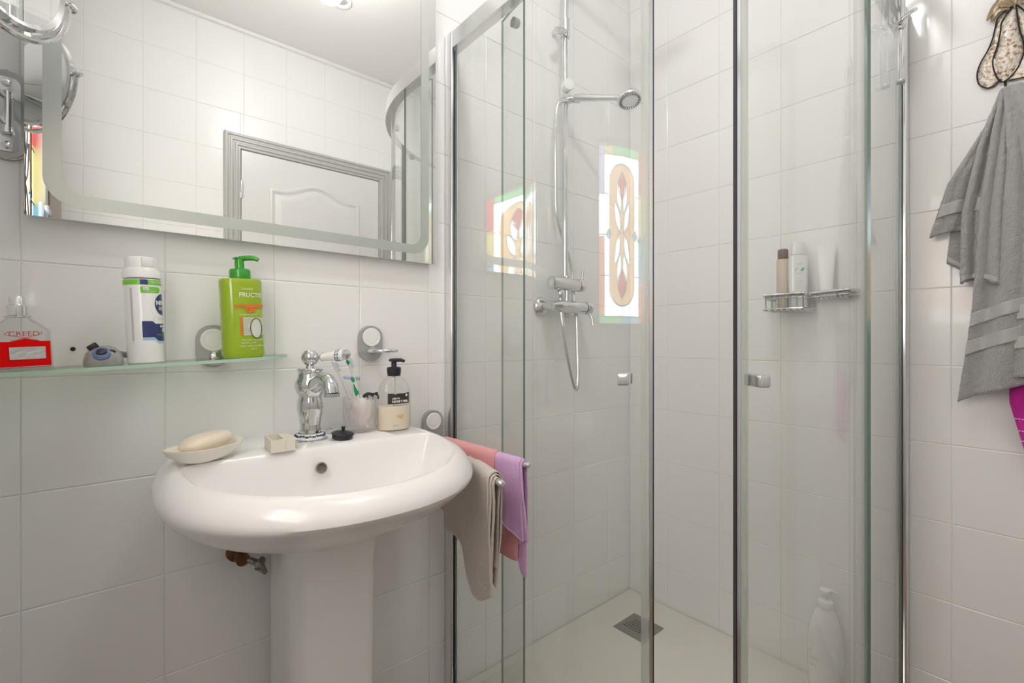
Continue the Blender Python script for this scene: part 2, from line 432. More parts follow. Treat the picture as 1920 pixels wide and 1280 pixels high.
for k in range(17): st.append((.5 + .27 * cos(pi * k / 16), .80 + .10 * sin(pi * k / 16)))
for k in range(17): st.append((.5 - .27 * cos(pi * k / 16), .20 - .10 * sin(pi * k / 16)))
pane(st, PA, 1)
def petal(x0, y0, x1, y1, wd, m, n=9):
    dx, dy = x1 - x0, y1 - y0; l = math.hypot(dx, dy); nx, ny = -dy / l, dx / l
    pts = [(x0 + dx * k / n + nx * wd * sin(pi * k / n), y0 + dy * k / n + ny * wd * sin(pi * k / n)) for k in range(n)]
    pts += [(x1 - dx * k / n - nx * wd * sin(pi * k / n), y1 - dy * k / n - ny * wd * sin(pi * k / n)) for k in range(n)]
    pane(pts, m, 2); return pts
outl = [st]
for (c0, d0) in ((1, 0), (-1, 0)):
    for (y0, y1, xo) in ((.62, .80, .10), (.51, .69, .17), (.33, .51, .17), (.22, .40, .10)):
        outl.append(petal(.5 + c0 * .03, y0 if y0 > .5 else y1, .5 + c0 * xo, y1 if y0 > .5 else y0, .045, PW))
outl.append(petal(.5, .70, .5, .86, .09, PR)); outl.append(petal(.5, .14, .5, .31, .10, PR))
outl.append([(.5, .56), (.6, .5), (.5, .44), (.4, .5)]); pane(outl[-1], PA, 2)
for sx in (-1, 1):
    q = [(.5 + sx * .22, .5), (.5 + sx * .29, .53), (.5 + sx * .36, .5), (.5 + sx * .29, .47)]; pane(q, PB, 2); outl.append(q)
bm = B()
for q in outl:
    pts = [(XL - .012 + .0085, GY0 + a * GW, GZ0 + b * GH) for a, b in q]
    tube(bm, pts + [pts[0]], .0028, 4)
for (a, b, c, d) in ((s_, s_, 0, 1), (1 - s_, 1 - s_, 0, 1), (0, 1, .95, .95), (0, 1, .04, .04), (0, .2, .27, .27), (.8, 1, .27, .27), (0, .2, .73, .73), (.8, 1, .73, .73), (.5, .5, .04, .1), (.5, .5, .9, .95), (0, s_, .5, .5), (1 - s_, 1, .5, .5)):
    tube(bm, [(XL - .0075, GY0 + a * GW, GZ0 + c * GH), (XL - .0075, GY0 + b * GW, GZ0 + d * GH)], .0018, 4)
obj('lead_came', bm, mat('lead', (.10, .10, .11), .5, metal=.6, noise=.2), win)
bm = B(); box(bm, (XL + .012, GY0 + .02, 1.47), (.014, .018, .05), .003); box(bm, (XL + .03, GY0 + .05, 1.465), (.012, .10, .014), .004)
obj('window_handle', bm, M_GREYP, win)

# downlight ring on the ceiling (seen in the mirror) and the lit flush lamp
t = thing('ceiling_downlight', 'white round ceiling downlight, unlit, reflected at the top of the mirror', 'downlight', (.815, .10, ZC))
bm = B(); lathe(bm, [(.030, 0), (.044, -.001), (.046, -.004), (.044, -.010), (.032, -.012), (.028, -.006), (.028, 0)], n=36, cap=False); obj('trim_ring', fix(bm), M_WHITEP, t)
bm = B(); lathe(bm, [(.0275, -.001), (.026, -.004), (.012, -.006), (.0, -.0065)], n=24, cap=False); obj('lens', fix(bm), mat('lens_grey', (.5, .5, .48), .6, noise=.05), t)

# ------------------------------------------------------------------ wall mirror with frosted band
MX0, MX1, MZ0, MZ1, MY = -.105, .6875, 1.252, 2.06, 1.128
t = thing('wall_mirror', 'large rectangular wall mirror with rounded frosted band above the washbasin', 'mirror', ((MX0 + MX1) / 2, YF, MZ0))
def rel(o, t): return (o[0] - t.location.x, o[1] - t.location.y, o[2] - t.location.z)
mc = t.location
M_MIR = bpy.data.materials.new('mirror_silver'); M_MIR.use_nodes = True; b_ = M_MIR.node_tree.nodes['Principled BSDF']
b_.inputs['Base Color'].default_value = (.90, .91, .895, 1); b_.inputs['Metallic'].default_value = 1; b_.inputs['Roughness'].default_value = 0.0
bm = B(); box(bm, (0, MY - YF + .003, (MZ1 - MZ0) / 2), (MX1 - MX0, .005, MZ1 - MZ0))
for f in bm.faces: f.material_index = 0 if f.normal.y < -.5 else 1
obj('mirror_glass', bm, [M_MIR, mat('mirror_edge', (.75, .78, .76), .25, noise=.05)], t, smooth=False)
bm = B(); box(bm, (0, (MY - YF + .0056) / 2 - .0002, (MZ1 - MZ0) / 2), (MX1 - MX0 - .004, YF - MY - .0056, MZ1 - MZ0 - .004), .001)
obj('backing_frame', bm, M_CHROME2, t, smooth=False)
def frost_ring(ox, oz, iw, r_out, r_in):
    W, H = MX1 - MX0 - 2 * ox, MZ1 - MZ0 - 2 * oz
    po = rrect(W, H, r_out, 10, 0, (MZ1 - MZ0) / 2); pi_ = rrect(W - 2 * iw, H - 2 * iw, r_in, 10, 0, (MZ1 - MZ0) / 2)
    bm = B(); y = MY - YF - .0002 + .0005 - .0004
    a = [bm.verts.new((x, y, z)) for x, z in po]; b = [bm.verts.new((x, y, z)) for x, z in pi_]
    for k in range(len(a)): bm.faces.new((a[k], a[(k + 1) % len(a)], b[(k + 1) % len(a)], b[k]))
    return fix(bm)
mf = mat('frosted_glass_band', (.58, .62, .59), .38, metal=.75, noise=.05)
obj('frosted_band', frost_ring(.0215, .0215, .024, .05, .032), mf, t, smooth=False)

# ------------------------------------------------------------------ magnifying mirror on its wall bracket
t = thing('magnifying_mirror', 'round chrome magnifying mirror on a wall arm in the top left corner', 'mirror', (-.128, YF, 1.42))
def A(x, y, z): return Vector((x, y, z)) - t.location
bm = B(); prism(bm, rrect(.054, .150, .026), 0, .010, lambda a, b, h: (a, -h - .0002, b))
bmesh.ops.bevel(bm, geom=[e for e in bm.edges if all(v.co.y < -.009 for v in e.verts)], offset=.003, segments=2, affect='EDGES')
obj('wall_plate', fix(bm), mat('satin_chrome', (.42, .42, .42), .22, metal=1, noise=.15), t)
bm = B(); prism(bm, rrect(.034, .124, .012), .010, .013, lambda a, b, h: (a, -h, b)); obj('hinge_plate', fix(bm), M_CHROME, t)
for z in (.052, -.052):
    bm = B(); lathe(bm, [(.0065, .013), (.006, .016), (.003, .018), (0, .0183)], (0, 0, z), (0, -1, 0), 16, cap=False)
    r = obj('rivet', bm, M_CHROME, t)
bm = B(); lathe(bm, [(.007, -.034), (.007, .034)], (.0, -.022, 0), n=16); box(bm, (0, -.017, -.028), (.018, .012, .008), .001); box(bm, (0, -.017, .028), (.018, .012, .008), .001)
obj('hinge_barrel', bm, M_CHROME, t)
C = A(-.103, .924, 1.56); al = radians(55); ux = Vector((cos(al), sin(al), 0)); nn = Vector((-sin(al), cos(al), 0))
# scissor arm from the hinge up to the yoke
e = C - ux * .0 + Vector((0, 0, .10))
bm = B()
for s in (-.022, .022):
    tube(bm, [Vector((0, -.026, s)), Vector((-.022, -.06, s * .6 + .02)), Vector((-.034, -.16, s * .6 + .08)), C - ux * .100 + nn * .012], .0032, 8)
obj('arm', bm, M_CHROME, t)
bm = B(); RR = .090
def ringp(r, d, n=56): return [C + (ux * cos(2 * pi * k / n) + Vector((0, 0, 1)) * sin(2 * pi * k / n)) * r + nn * d for k in range(n + 1)]
prof = [(RR - .010, -.004), (RR - .004, -.007), (RR, -.004), (RR, .004), (RR - .004, .007), (RR - .010, .004)]
rs = [[bm.verts.new(p) for p in ringp(r, d)[:-1]] for r, d in prof]
for a, b in zip(rs, rs[1:]):
    for k in range(56): bm.faces.new((a[k], a[(k + 1) % 56], b[(k + 1) % 56], b[k]))
obj('rim', fix(bm), M_CHROME, t)
for d, in ((-.004,), (.004,)):
    bm = B(); vs = [bm.verts.new(p) for p in ringp(RR - .0095, d)[:-1]]; bm.faces.new(vs); bmesh.ops.recalc_face_normals(bm, faces=bm.faces)
    obj('mirror_disc', bm, M_MIR, t, smooth=False)
bm = B(); pts = [C + (ux * cos(a) + Vector((0, 0, 1)) * sin(a)) * (RR + .010) for a in [radians(-180 + 180 * k / 30) for k in range(31)]]
tube(bm, pts, .0042, 8); obj('yoke', bm, M_CHROME, t)
for s in (-1, 1):
    bm = B(); lathe(bm, [(.003, -.010), (.003, 0), (.0065, .001), (.0075, .006), (.006, .012), (0, .0135)], C + ux * s * (RR + .008), ux * s, 16, cap=False); obj('pivot_knob', bm, M_CHROME, t)

# ------------------------------------------------------------------ bathroom fitting plates (grey stadium plate with white disc)
def plate_parts(t, cx, cz, w_, zt, zb, r_disc, tilt=0):
    """cx, cz disc centre relative to t; plate spans zb..zt"""
    bm = B(); h = zt - zb
    prism(bm, rrect(w_, h, w_ / 2 * .98, 10, cx, (zt + zb) / 2), 0, .014, lambda a, b, d: (a, -d - .0002, b))
    bmesh.ops.bevel(bm, geom=[e for e in bm.edges if all(v.co.y < -.0135 for v in e.verts)], offset=.004, segments=3, affect='EDGES')
    p = obj('plate', fix(bm), M_GREYP, t)
    bm = B(); lathe(bm, [(r_disc, .013), (r_disc, .0165), (r_disc * .93, .018), (r_disc * .74, .0178), (r_disc * .70, .0168), (r_disc * .66, .0178), (0, .018)], (cx, 0, cz), (0, -1, 0), 40, cap=False)
    obj('disc', bm, M_WHITEP, t)
# glass shelf: tilts down a little to the left
SL = .044
def shz(x): return .9985 + SL * x
t = thing('glass_shelf', 'clear green-edged glass shelf on a grey bracket below the mirror', 'shelf', (.0, YF, .9985))
def shelf_outline():
    out = [(-.168, -.002), (-.168, -.130)]
    for k in range(13):
        a = pi / 2 * k / 12; out.append((.165 + .142 * sin(a), -.130 + .112 * (1 - cos(a))))
    out.append((.307, -.002)); return out
bm = B(); prism(bm, shelf_outline(), -.006, 0, lambda a, b, h: (a, b, h + SL * a), 0, 1)
obj('glass_panel', fix(bm), [M_SHELF, M_SHEDGE], t, smooth=False)
plate_parts(t, .1676, .0447, .060, .076, -.012, .0235)
bm = B(); lathe(bm, [(.011, .014), (.011, .020), (.008, .025), (0, .027)], (.170, 0, .0115), (0, -1, 0), 20, cap=False); obj('nub', bm, M_CHROME2, t)
bm = B(); box(bm, (.169, -.026, -.0035), (.030, .028, .007), .002); obj('clamp', bm, M_GREYP, t)

# soap ring holder
t = thing('ring_holder', 'empty grey ring holder with white disc on the wall above the tumbler', 'holder', (.5111, YF, 1.03))
plate_parts(t, 0, .0209, .060, .050, -.040, .0235)
bm = B(); c0 = Vector((.012, -.056, -.013)); tube(bm, [c0 + Vector((.034 * cos(a), .034 * sin(a), 0)) for a in [2 * pi * k / 40 for k in range(41)]], .0042, 10, cap=False)
obj('ring', bm, M_CHROME2, t)
bm = B(); lathe(bm, [(.010, .012), (.010, .020), (.007, .027), (0, .029)], (.002, 0, -.012), (0, -1, 0), 20, cap=False); obj('nub', bm, M_GREYP, t)

# ------------------------------------------------------------------ washbasin on pedestal
SCX, SYC = .333, .955
def plan(th, a, bf, bb, zz, n1=2.15, n2=3.2):
    c_, s_ = cos(th), sin(th)
    n = n1 if s_ < 0 else n2
    x = SCX + a * math.copysign(abs(c_) ** (2 / n), c_); y = SYC + (bb if s_ > 0 else bf) * math.copysign(abs(s_) ** (2 / n), s_)
    return x, y, zz
def ztop(y):  # rim falls slightly towards the front
    return .829 - .018 * min(max((1.02 - y) / .33, 0), 1)
t = thing('washbasin', 'white ceramic pedestal washbasin below the mirror', 'washbasin', (SCX, YF, 0))
BK = YF - .001 - SYC
rings = []   # (a, bf, bb, z offset or absolute, mode, ycentre shift)
out = [(.080, .085, .15, .660, 0), (.125, .120, .165, .676, 0), (.170, .158, .18, .693, 0), (.210, .196, .19, .711, 0), (.238, .228, .20, .728, 0), (.257, .253, BK, .744, 0), (.269, .272, BK, .760, 0), (.276, .284, BK, .775, 0), (.278, .289, BK, .788, 0), (.2765, .2885, BK, .799, 0), (.272, .284, BK, .809, 0), (.265, .277, BK, .818, 0), (.256, .268, BK - .003, .8255, 0), (.248, .259, BK - .006, .829, 0)]
inn = [(.243, .253, .032, .8298, 0), (.239, .248, .028, .827, 0), (.235, .242, .024, .820, 0), (.229, .233, .019, .803, 0), (.216, .205, .034, .772, -.020), (.190, .170, .052, .737, -.045), (.15, .125, .070, .713, -.075), (.09, .07, .06, .703, -.09), (.03, .03, .03, .700, -.10)]
NS = 120
bm = B(); R_ = []
for i, (a, bf, bb, z, ys) in enumerate(out + inn):
    ring = []
    for k in range(NS):
        x, y, zz = plan(2 * pi * k / NS, a, bf, bb, z)
        y += ys
        if z > .76: zz = z + (ztop(y) - .829) * min((z - .76) / .04, 1)
        ring.append(bm.verts.new((x - SCX, min(y, YF - .001) - YF, zz)))
    R_.append(ring)
for a, b in zip(R_, R_[1:]):
    for k in range(NS): bm.faces.new((a[k], a[(k + 1) % NS], b[(k + 1) % NS], b[k]))
bm.faces.new(R_[-1]); bm.faces.new(R_[0][::-1])
obj('basin', fix(bm), M_CERAMIC, t)
bm = B()
rs = []
for z, a, b in ((0, .098, .10), (.03, .096, .098), (.06, .086, .092), (.35, .081, .088), (.60, .083, .090), (.66, .09, .095), (.70, .10, .10)):
    ring = []
    for k in range(48):
        th = 2 * pi * k / 48; c_, s_ = cos(th), sin(th)
        ring.append(bm.verts.new((.012 + a * math.copysign(abs(c_) ** .62, c_), .99 - YF + (b if s_ < 0 else .165) * math.copysign(abs(s_) ** (.62 if s_ < 0 else .3), s_), z)))
    rs.append(ring)
for a, b in zip(rs, rs[1:]):
    for k in range(48): bm.faces.new((a[k], a[(k + 1) % 48], b[(k + 1) % 48], b[k]))
bm.faces.new(rs[-1]); bm.faces.new(rs[0][::-1])
obj('pedestal', fix(bm), M_CERAMIC, t)
bm = B(); lathe(bm, [(.0115, 0), (.0105, .0012), (.0092, .0012), (.0088, -.010), (0, -.010)], (.323 - SCX, .9585 - YF, .790), (0, -1, .35), 28, cap=False)
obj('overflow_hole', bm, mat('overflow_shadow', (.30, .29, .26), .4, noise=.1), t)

# ------------------------------------------------------------------ tap
FX, FY, FZ = .335, 1.066, .826
t = thing('basin_tap', 'chrome basin tap with patterned ceramic lever standing on the basin deck', 'tap', (FX, FY, FZ))
bm = B(); lathe(bm, [(.036, -.001), (.037, .003), (.034, .0055), (.030, .006)], n=40); obj('base_flange', bm, M_CHROME, t)
M_BLUE = mat('blue_flower_print', (.04, .07, .22), .3, noise=.3)
bm = B(); lathe(bm, [(.0335, .006), (.0325, .009), (.027, .0155), (.0245, .017)], n=40, cap=False); cb = obj('ceramic_collar', fix(bm), M_CERAMIC, t)
bm = B()
for k in range(26):
    a = 2 * pi * k / 26; rr = .0310
    for q in range(2):
        aa = a + random.uniform(-.06, .06); r0 = rr + random.uniform(-.0018, .0012); z0 = .0092 + (.0335 - r0) * .95 + .0006
        tube(bm, [(cos(aa) * r0, sin(aa) * r0, z0), (cos(aa + .09) * (r0 - .0015), sin(aa + .09) * (r0 - .0015), z0 + .0018 * (1 if q else -.2)), (cos(aa + .16) * r0, sin(aa + .16) * r0, z0)], .0013, 5)
obj('blue_print', bm, M_BLUE, cb)
bm = B(); lathe(bm, [(.022, .015), (.0215, .020), (.0225, .024), (.0205, .030), (.022, .045), (.0262, .065), (.0268, .075), (.0258, .086), (.0235, .094), (.0232, .098), (.0285, .106), (.0312, .117), (.0300, .127), (.0245, .137), (.0240, .148), (.0262, .151), (.0262, .154), (.0245, .156), (.010, .157), (.0085, .160)], n=44)
obj('body', bm, M_CHROME, t)
bm = B()
SD = Vector((.12, -1, 0)).normalized()
sp = [Vector((0, 0, .112)), SD * .030 + Vector((0, 0, .124)), SD * .055 + Vector((0, 0, .134)), SD * .075 + Vector((0, 0, .135)), SD * .090 + Vector((0, 0, .126)), SD * .095 + Vector((0, 0, .108))]
tube(bm, smooth_path(sp, 5), [.018 - .0035 * min(i / 12, 1) + (.001 if i > 20 else 0) for i in range(26)], 20)
lathe(bm, [(.0165, -.002), (.0165, .005)], SD * .095 + Vector((0, 0, .104)), n=24)
obj('spout', bm, M_CHROME, t)
bm = B(); lathe(bm, [(.0085, .157), (.008, .162), (.0125, .166), (.0175, .173), (.0185, .180), (.0165, .188), (.012, .192), (.0115, .194), (.0, .1955)], n=32, cap=False)
obj('knob', bm, M_CHROME, t)
LD = Vector((.64, -.76, .0)).normalized()
L0 = Vector((0, 0, .180))
bm = B(); tube(bm, [L0 + LD * d for d in (.014, .022, .026, .029)], [.005, .0045, .0075, .0095], 16); obj('lever_root', bm, M_CHROME, t)
bm = B(); tube(bm, [L0 + LD * d + Vector((0, 0, (d - .03) * .12)) for d in (.028, .038, .060, .074, .079)], [.0078, .0085, .0105, .0125, .0112], 20); lv = obj('ceramic_lever', bm, M_CERAMIC, t)
bm = B(); tube(bm, [L0 + LD * d + Vector((0, 0, (d - .03) * .12)) for d in (.078, .082, .087, .091, .0925)], [.0085, .0112, .0105, .006, .001], 20); obj('lever_end', bm, M_CHROME, t)
bm = B(); side = LD.cross(Vector((0, 0, 1)))
for k in range(10):
    a = 2 * pi * k / 10
    for dd in (.062, .068):
        p = lambda d, q: L0 + LD * d + Vector((0, 0, (d - .03) * .12)) + (side * cos(q) + Vector((0, 0, 1)) * sin(q)) * (.0114 if d < .066 else .0122)
        tube(bm, [p(dd, a), p(dd + .003, a + .2), p(dd + .001, a + .4)], .0010, 5)
obj('blue_print', bm, M_BLUE, lv)

# ------------------------------------------------------------------ things on the basin
DK = .8295
CREAM = mat('cream_ceramic', (.86, .82, .73), .25, noise=.03, coat=.3)
t = thing('soap_dish', 'cream oval soap dish on the left end of the basin', 'soap dish', (.134, .998, DK), (0, 0, radians(35)))
bm = B(); oval_body(bm, [(.44, .0), (.50, .001), (.70, .006), (.90, .017), (.985, .0245), (1.0, .0265), (.985, .027), (.90, .023), (.70, .013), (.45, .008), (.05, .007)], .069, .042, 2.5)
bm.verts.ensure_lookup_table()
for v in bm.verts:
    v.co.z += .10 * max(0, abs(v.co.x) - .045) * (v.co.z / .03)
obj('dish', fix(bm), CREAM, t)
t = thing('soap_bar', 'worn cream soap bar lying in the oval soap dish', 'soap', (.137, 1.001, DK + .0185), (radians(-4), radians(-5), radians(33)))
bm = B(); oval_body(bm, [(.55, 0), (.82, .002), (.97, .009), (1, .013), (.97, .018), (.82, .0245), (.55, .0275), (.2, .0285)], .046, .028, 2.5)
obj('soap', bm, mat('soap', (.85, .76, .62), .4, sss=.1, noise=.05), t)
t = thing('plastic_clip', 'small cream ribbed plastic holder between soap dish and tap', 'plastic holder', (.255, 1.000, DK), (0, 0, radians(-4)))
bm = B(); IV = mat('ivory_plastic', (.76, .72, .62), .4, noise=.04)
for c, s in (((-.0175, .004, .012), (.003, .066, .024)), ((.004, .036, .012), (.044, .003, .024)), ((.006, .0045, .012), (.003, .063, .024)), ((-.006, -.028, .012), (.026, .003, .024)), ((-.006, .004, .0015), (.024, .064, .003)), ((.016, .0045, .0115), (.018, .063, .023))):
    box(bm, c, s, .0007)
obj('holder_body', bm, IV, t, smooth=False)
for k in range(5):
    bm = B(); box(bm, (.0265, -.001, .003 + k * .0044), (.005, .05, .0016), .0004); obj('rib', bm, IV, t, smooth=False)
t = thing('basin_plug', 'black rubber basin plug with bead chain lying beside the tap', 'plug', (.388, 1.022, DK), (radians(6), radians(4), 0))
bm = B(); lathe(bm, [(.019, .0), (.0215, .004), (.0215, .009), (.024, .0105), (.0235, .0125), (.012, .016), (.003, .0175), (.003, .021), (.0045, .023), (.004, .027), (0, .0275)], n=32, cap=False); obj('stopper', bm, M_DARK, t)
pts = smooth_path([(.0, 0, .027), (-.010, .004, .020), (-.026, .010, .010), (-.030, .020, .014), (-.018, .024, .020), (-.010, .016, .014), (-.020, .004, .003), (-.024, -.004, .001)], 7)
bm = B()
for p in pts:
    bmesh.ops.create_icosphere(bm, subdivisions=1, radius=.0014, matrix=Matrix.Translation(p))
tube(bm, pts, .0005, 5); o = obj('bead_chain', bm, M_CHROME, t); o['kind'] = 'stuff'

# frosted tumbler and what stands in it
TX, TY = .453, 1.083
FROST = clear('frosted_tumbler', (.97, .97, .97), rough=.4, haze=.16, hazecol=(.9, .89, .88))
t = thing('tumbler', 'frosted glass tumbler holding toothbrushes, between tap and soap bottle', 'tumbler', (TX, TY, DK))
bm = B(); lathe(bm, [(0, .0), (.030, 0), (.0345, .003), (.037, .012), (.0385, .040), (.0385, .081), (.0375, .0815), (.0365, .081), (.0365, .040), (.034, .012), (.028, .006), (0, .006)], n=40, cap=False)
obj('glass_body', fix(bm), FROST, t)
t = thing('cotton_wool', 'fluffy white cotton wool inside the frosted tumbler', 'cotton wool', (TX, TY, DK + .0065))
bm = B(); bmesh.ops.create_icosphere(bm, subdivisions=4, radius=.031)
from mathutils import noise as mn
for v in bm.verts:
    n_ = v.co.normalized(); k = 1 + .16 * mn.noise(n_ * 2.5) + .05 * mn.noise(n_ * 9)
    v.co = Vector((v.co.x * k * .98, v.co.y * k * .98, v.co.z * k * 1.22 + .040))
    r = math.hypot(v.co.x, v.co.y)
    if r > .033: v.co.x *= .033 / r; v.co.y *= .033 / r
    v.co.z = max(v.co.z, .0003)
o = obj('wool', bm, mat('cotton', (.86, .83, .82), .9, bump=.6, bscale=300, sss=.1, noise=.06, col2=(.86, .70, .68)), t)
def brush(loc, top, col, label):
    t = thing('toothbrush', label, 'toothbrush', loc, group='toothbrushes in the tumbler')
    d = Vector(top) - Vector(loc); D = d.normalized(); sd = D.cross(Vector((0, 1, 0))).normalized(); l = d.length
    P = lambda s, o=0: D * (l * s) + sd * o
    bm = B(); tube(bm, smooth_path([P(0), P(.2, .001), P(.4, .002), P(.6, 0), P(.72, -.001), P(.85), P(1)], 5), [.0060 if i < 16 else max(.0060 - .00028 * (i - 16), .0034) if i < 25 else .0062 for i in range(31)], 12, flat=.6)
    obj('handle', bm, M_WHITEP, t)
    if col:
        G = mat('green_grip', (.0, .38, .17), .35, noise=.05)
        for a, b in ((.42, .62), (.66, .72), (.90, .97)):
            bm = B(); tube(bm, [P(a, .001), P((a + b) / 2, .0018), P(b, .0006)], [.0050, .0066, .0046], 12, flat=.72); obj('grip', bm, G, t)
    bm = B()
    for i in range(6):
        for j in range(2):
            q = P(.86 + i * .024, (j - .5) * .004); tube(bm, [q, q + Vector((.004, -.010, 0))], .0012, 5)
    o = obj('bristles', bm, mat('bristle', (.75, .8, .85), .6, noise=.1), t); o['kind'] = 'stuff'
    return t
brush((TX + .012, TY - .012, DK + .010), (.4155, 1.062, 1.005), True, 'white toothbrush with green grip leaning left in the tumbler')
brush((TX + .014, TY + .012, DK + .012), (.392, 1.090, .995), False, 'plain white toothbrush, leftmost in the tumbler')
t = thing('safety_razor', 'white disposable razor with lavender head standing in the tumbler', 'razor', (TX + .0, TY + .016, DK + .02))
bm = B(); tube(bm, [(0, 0, 0), (-.004, .002, .06), (-.010, .004, .098)], [.004, .0045, .003], 10, flat=.6); obj('handle', bm, M_WHITEP, t)
bm = B(); box(bm, (-.012, .002, .104), (.040, .010, .008), .003, Euler((0, radians(8), 0))); obj('razor_head', bm, mat('lavender_plastic', (.50, .53, .75), .3, noise=.05), t)
t = thing('hair_claw', 'black and silver hair claw on the right rim of the tumbler', 'hair claw', (TX + .021, TY - .012, DK + .083))
bm = B(); tube(bm, smooth_path([(-.018, 0, -.003), (-.008, 0, .004), (.006, -.002, .002), (.016, -.003, .004)], 4), .0038, 8); obj('spine', bm, M_DARK, t)
for k in range(5):
    bm = B(); x = -.012 + k * .0065; tube(bm, smooth_path([(x, 0, .001), (x + .001, -.006, .000), (x + .003, -.007, -.006), (x + .002, -.003, -.009)], 3), [.0022] * 9 + [.001], 6); obj('tooth', bm, M_CHROME if k % 2 else M_DARK, t)

# hand soap bottle
t = thing('soap_dispenser', 'clear pump bottle of cream-coloured hand soap at the right of the tumbler', 'soap bottle', (.5265, 1.055, DK - .001), (0, 0, radians(-6)))
CP = clear('clear_plastic', (.95, .95, .94), haze=.03)
bm = B(); pr = [(.90, 0), (.97, .002), (1, .007), (1, .078), (.985, .088), (.93, .099), (.82, .110), (.66, .119), (.48, .125), (.36, .129), (.34, .131)]
oval_body(bm, pr, .040, .026, 2.3); obj('bottle', fix(bm), CP, t)
bm = B(); oval_body(bm, [(.88, .0012), (.95, .003), (.975, .008), (.975, .0575), (.97, .058)], .040, .026, 2.3)
obj('liquid', bm, mat('cream_soap', (.84, .76, .62), .3, sss=.1, noise=.02), t)
f = wrap(.040, .026, 2.3, .0004)
lb = patch('label', [(-.024, .064), (.031, .064), (.031, .090), (.012, .088), (-.002, .0885), (-.006, .0855), (-.010, .0885), (-.024, .089)], mat('brown_label', (.045, .035, .03), .4, noise=.05), f, t)
f2 = wrap(.040, .026, 2.3, .0007)
WT = mat('white_print', (.85, .85, .85), .4, noise=.02); BT = mat('grey_brown_print', (.30, .25, .18), .5, noise=.05)
put_text('lettering', 'JABÓN', .0055, WT, f2, -.013, .0765, lb, bold=.0002)
put_text('lettering', 'LECHE Y MIEL', .0066, WT, f2, -.014, .0695, lb, bold=.0003)
patch('emblem', [(.0225 + .0032 * cos(a), .0835 + .0032 * sin(a)) for a in [2 * pi * k / 14 for k in range(14)]], WT, f2, lb, 8)
put_text('lettering', 'HIDRATANTE Y SUAVE', .0038, BT, f, -.013, .0605, t)
put_text('lettering', '500 ml', .0045, BT, f, -.012, .0130, t)
OR = mat('orange_flower', (.85, .42, .15), .5, noise=.1)
for k, (du, dv, rr) in enumerate(((-.004, .002, .0035), (.002, .0, .0042), (.007, .003, .003), (.006, -.003, .0028))):
    patch('flower_print', [(.004 + du + rr * cos(a), .033 + dv + rr * .8 * sin(a)) for a in [2 * pi * q / 12 for q in range(12)]], OR, wrap(.040, .026, 2.3, .0004 + .0001 * k), t, 6)
bm = B(); lathe(bm, [(.0155, .129), (.0155, .134), (.0165, .136), (.0165, .1485), (.014, .150), (.0065, .151), (.0062, .163), (.004, .1632)], n=32); obj('pump_collar', bm, M_DARK, t)
bm = B(); lathe(bm, [(.0095, .163), (.0125, .164), (.0125, .168), (.009, .1705), (0, .171)], n=28, cap=False); tube(bm, [(0, 0, .1665), (.012, -.014, .167), (.017, -.022, .1645)], [.005, .0045, .0035], 10); obj('pump_head', bm, M_DARK, t)
bm = B(); tube(bm, [(0, 0, .006), (0, 0, .13)], .0035, 10); obj('dip_tube', bm, mat('dip_tube', (.75, .74, .70), .4, noise=.02), t)

# ------------------------------------------------------------------ things on the shelf
TL = (0, -math.atan(SL), 0)
def on_shelf(x, y, rz=0): return (x, y, shz(x) + .0003), Euler((0, -math.atan(SL), 0)).to_matrix().to_4x4() @ Matrix.Rotation(radians(rz), 4, 'Z')
def shelf_thing(name, label, cat, x, y, rz=0):
    loc, R = on_shelf(x, y, rz); return thing(name, label, cat, loc, R.to_euler())
# green shampoo pump
t = shelf_thing('shampoo_bottle', 'lime green pump bottle of hair product at the right end of the shelf', 'bottle', .213, 1.093, 14)
GR = mat('lime_plastic', (.36, .52, .015), .18, sss=.15, noise=.12, nscale=15, coat=.4)
bm = B(); oval_body(bm, [(.90, 0), (.97, .003), (.995, .010), (.985, .09), (.985, .135), (1.0, .148), (1.0, .1535), (.95, .1575), (.5, .1585)], .039, .0275, 2.5); obj('bottle', bm, GR, t)
f = wrap(.0385, .0272, 2.5, .0012); f2 = wrap(.0385, .0272, 2.5, .0015)
DG = mat('green_cap', (.03, .33, .02), .2, coat=.4, noise=.05)
bm = B(); lathe(bm, [(.019, .158), (.0195, .160), (.0195, .1745), (.018, .178), (.016, .179), (.0095, .179), (.0088, .181), (.0085, .199), (.006, .200)], n=32); obj('pump_collar', bm, DG, t)
bm = B(); box(bm, (0, 0, .2005), (.021, .017, .004), .0018); tube(bm, smooth_path([(.0, 0, .2000), (.013, -.011, .2015), (.022, -.019, .2005), (.027, -.023, .1965)], 4), [.0052] * 8 + [.0045] * 4 + [.003], 10); obj('pump_head', bm, DG, t)
CR = mat('cream_print', (.80, .86, .62), .4, noise=.02); RD = mat('orange_print', (.75, .20, .03), .4, noise=.05)
put_text('lettering', 'GARNIER', .0055, CR, f, -.012, .1365, t)
put_text('lettering', 'FRUCTIS', .0125, CR, f, -.0165, .1245, t, bold=.0003, xs=.95)
put_text('lettering', 'HYDRA', .0100, RD, f, -.026, .1015, t, bold=.0006)
put_text('lettering', 'LISS', .0100, RD, f2, -.004, .0935, t, bold=.0009)
patch('print_band', [(.0, .099), (.036, .099), (.036, .106), (.0, .106)], RD, f, t, 8)
put_text('lettering', 'LEAVE-IN CREMA', .0045, CR, f, -.017, .0855, t)
lb = patch('label', [(-.011, .044), (.034, .044), (.034, .080), (-.011, .080)], mat('pale_label', (.62, .70, .55), .4, noise=.1), f, t, 12)
patch('stripe', [(-.016, .044), (-.0115, .044), (-.0115, .080), (-.016, .080)], RD, f, t, 4)
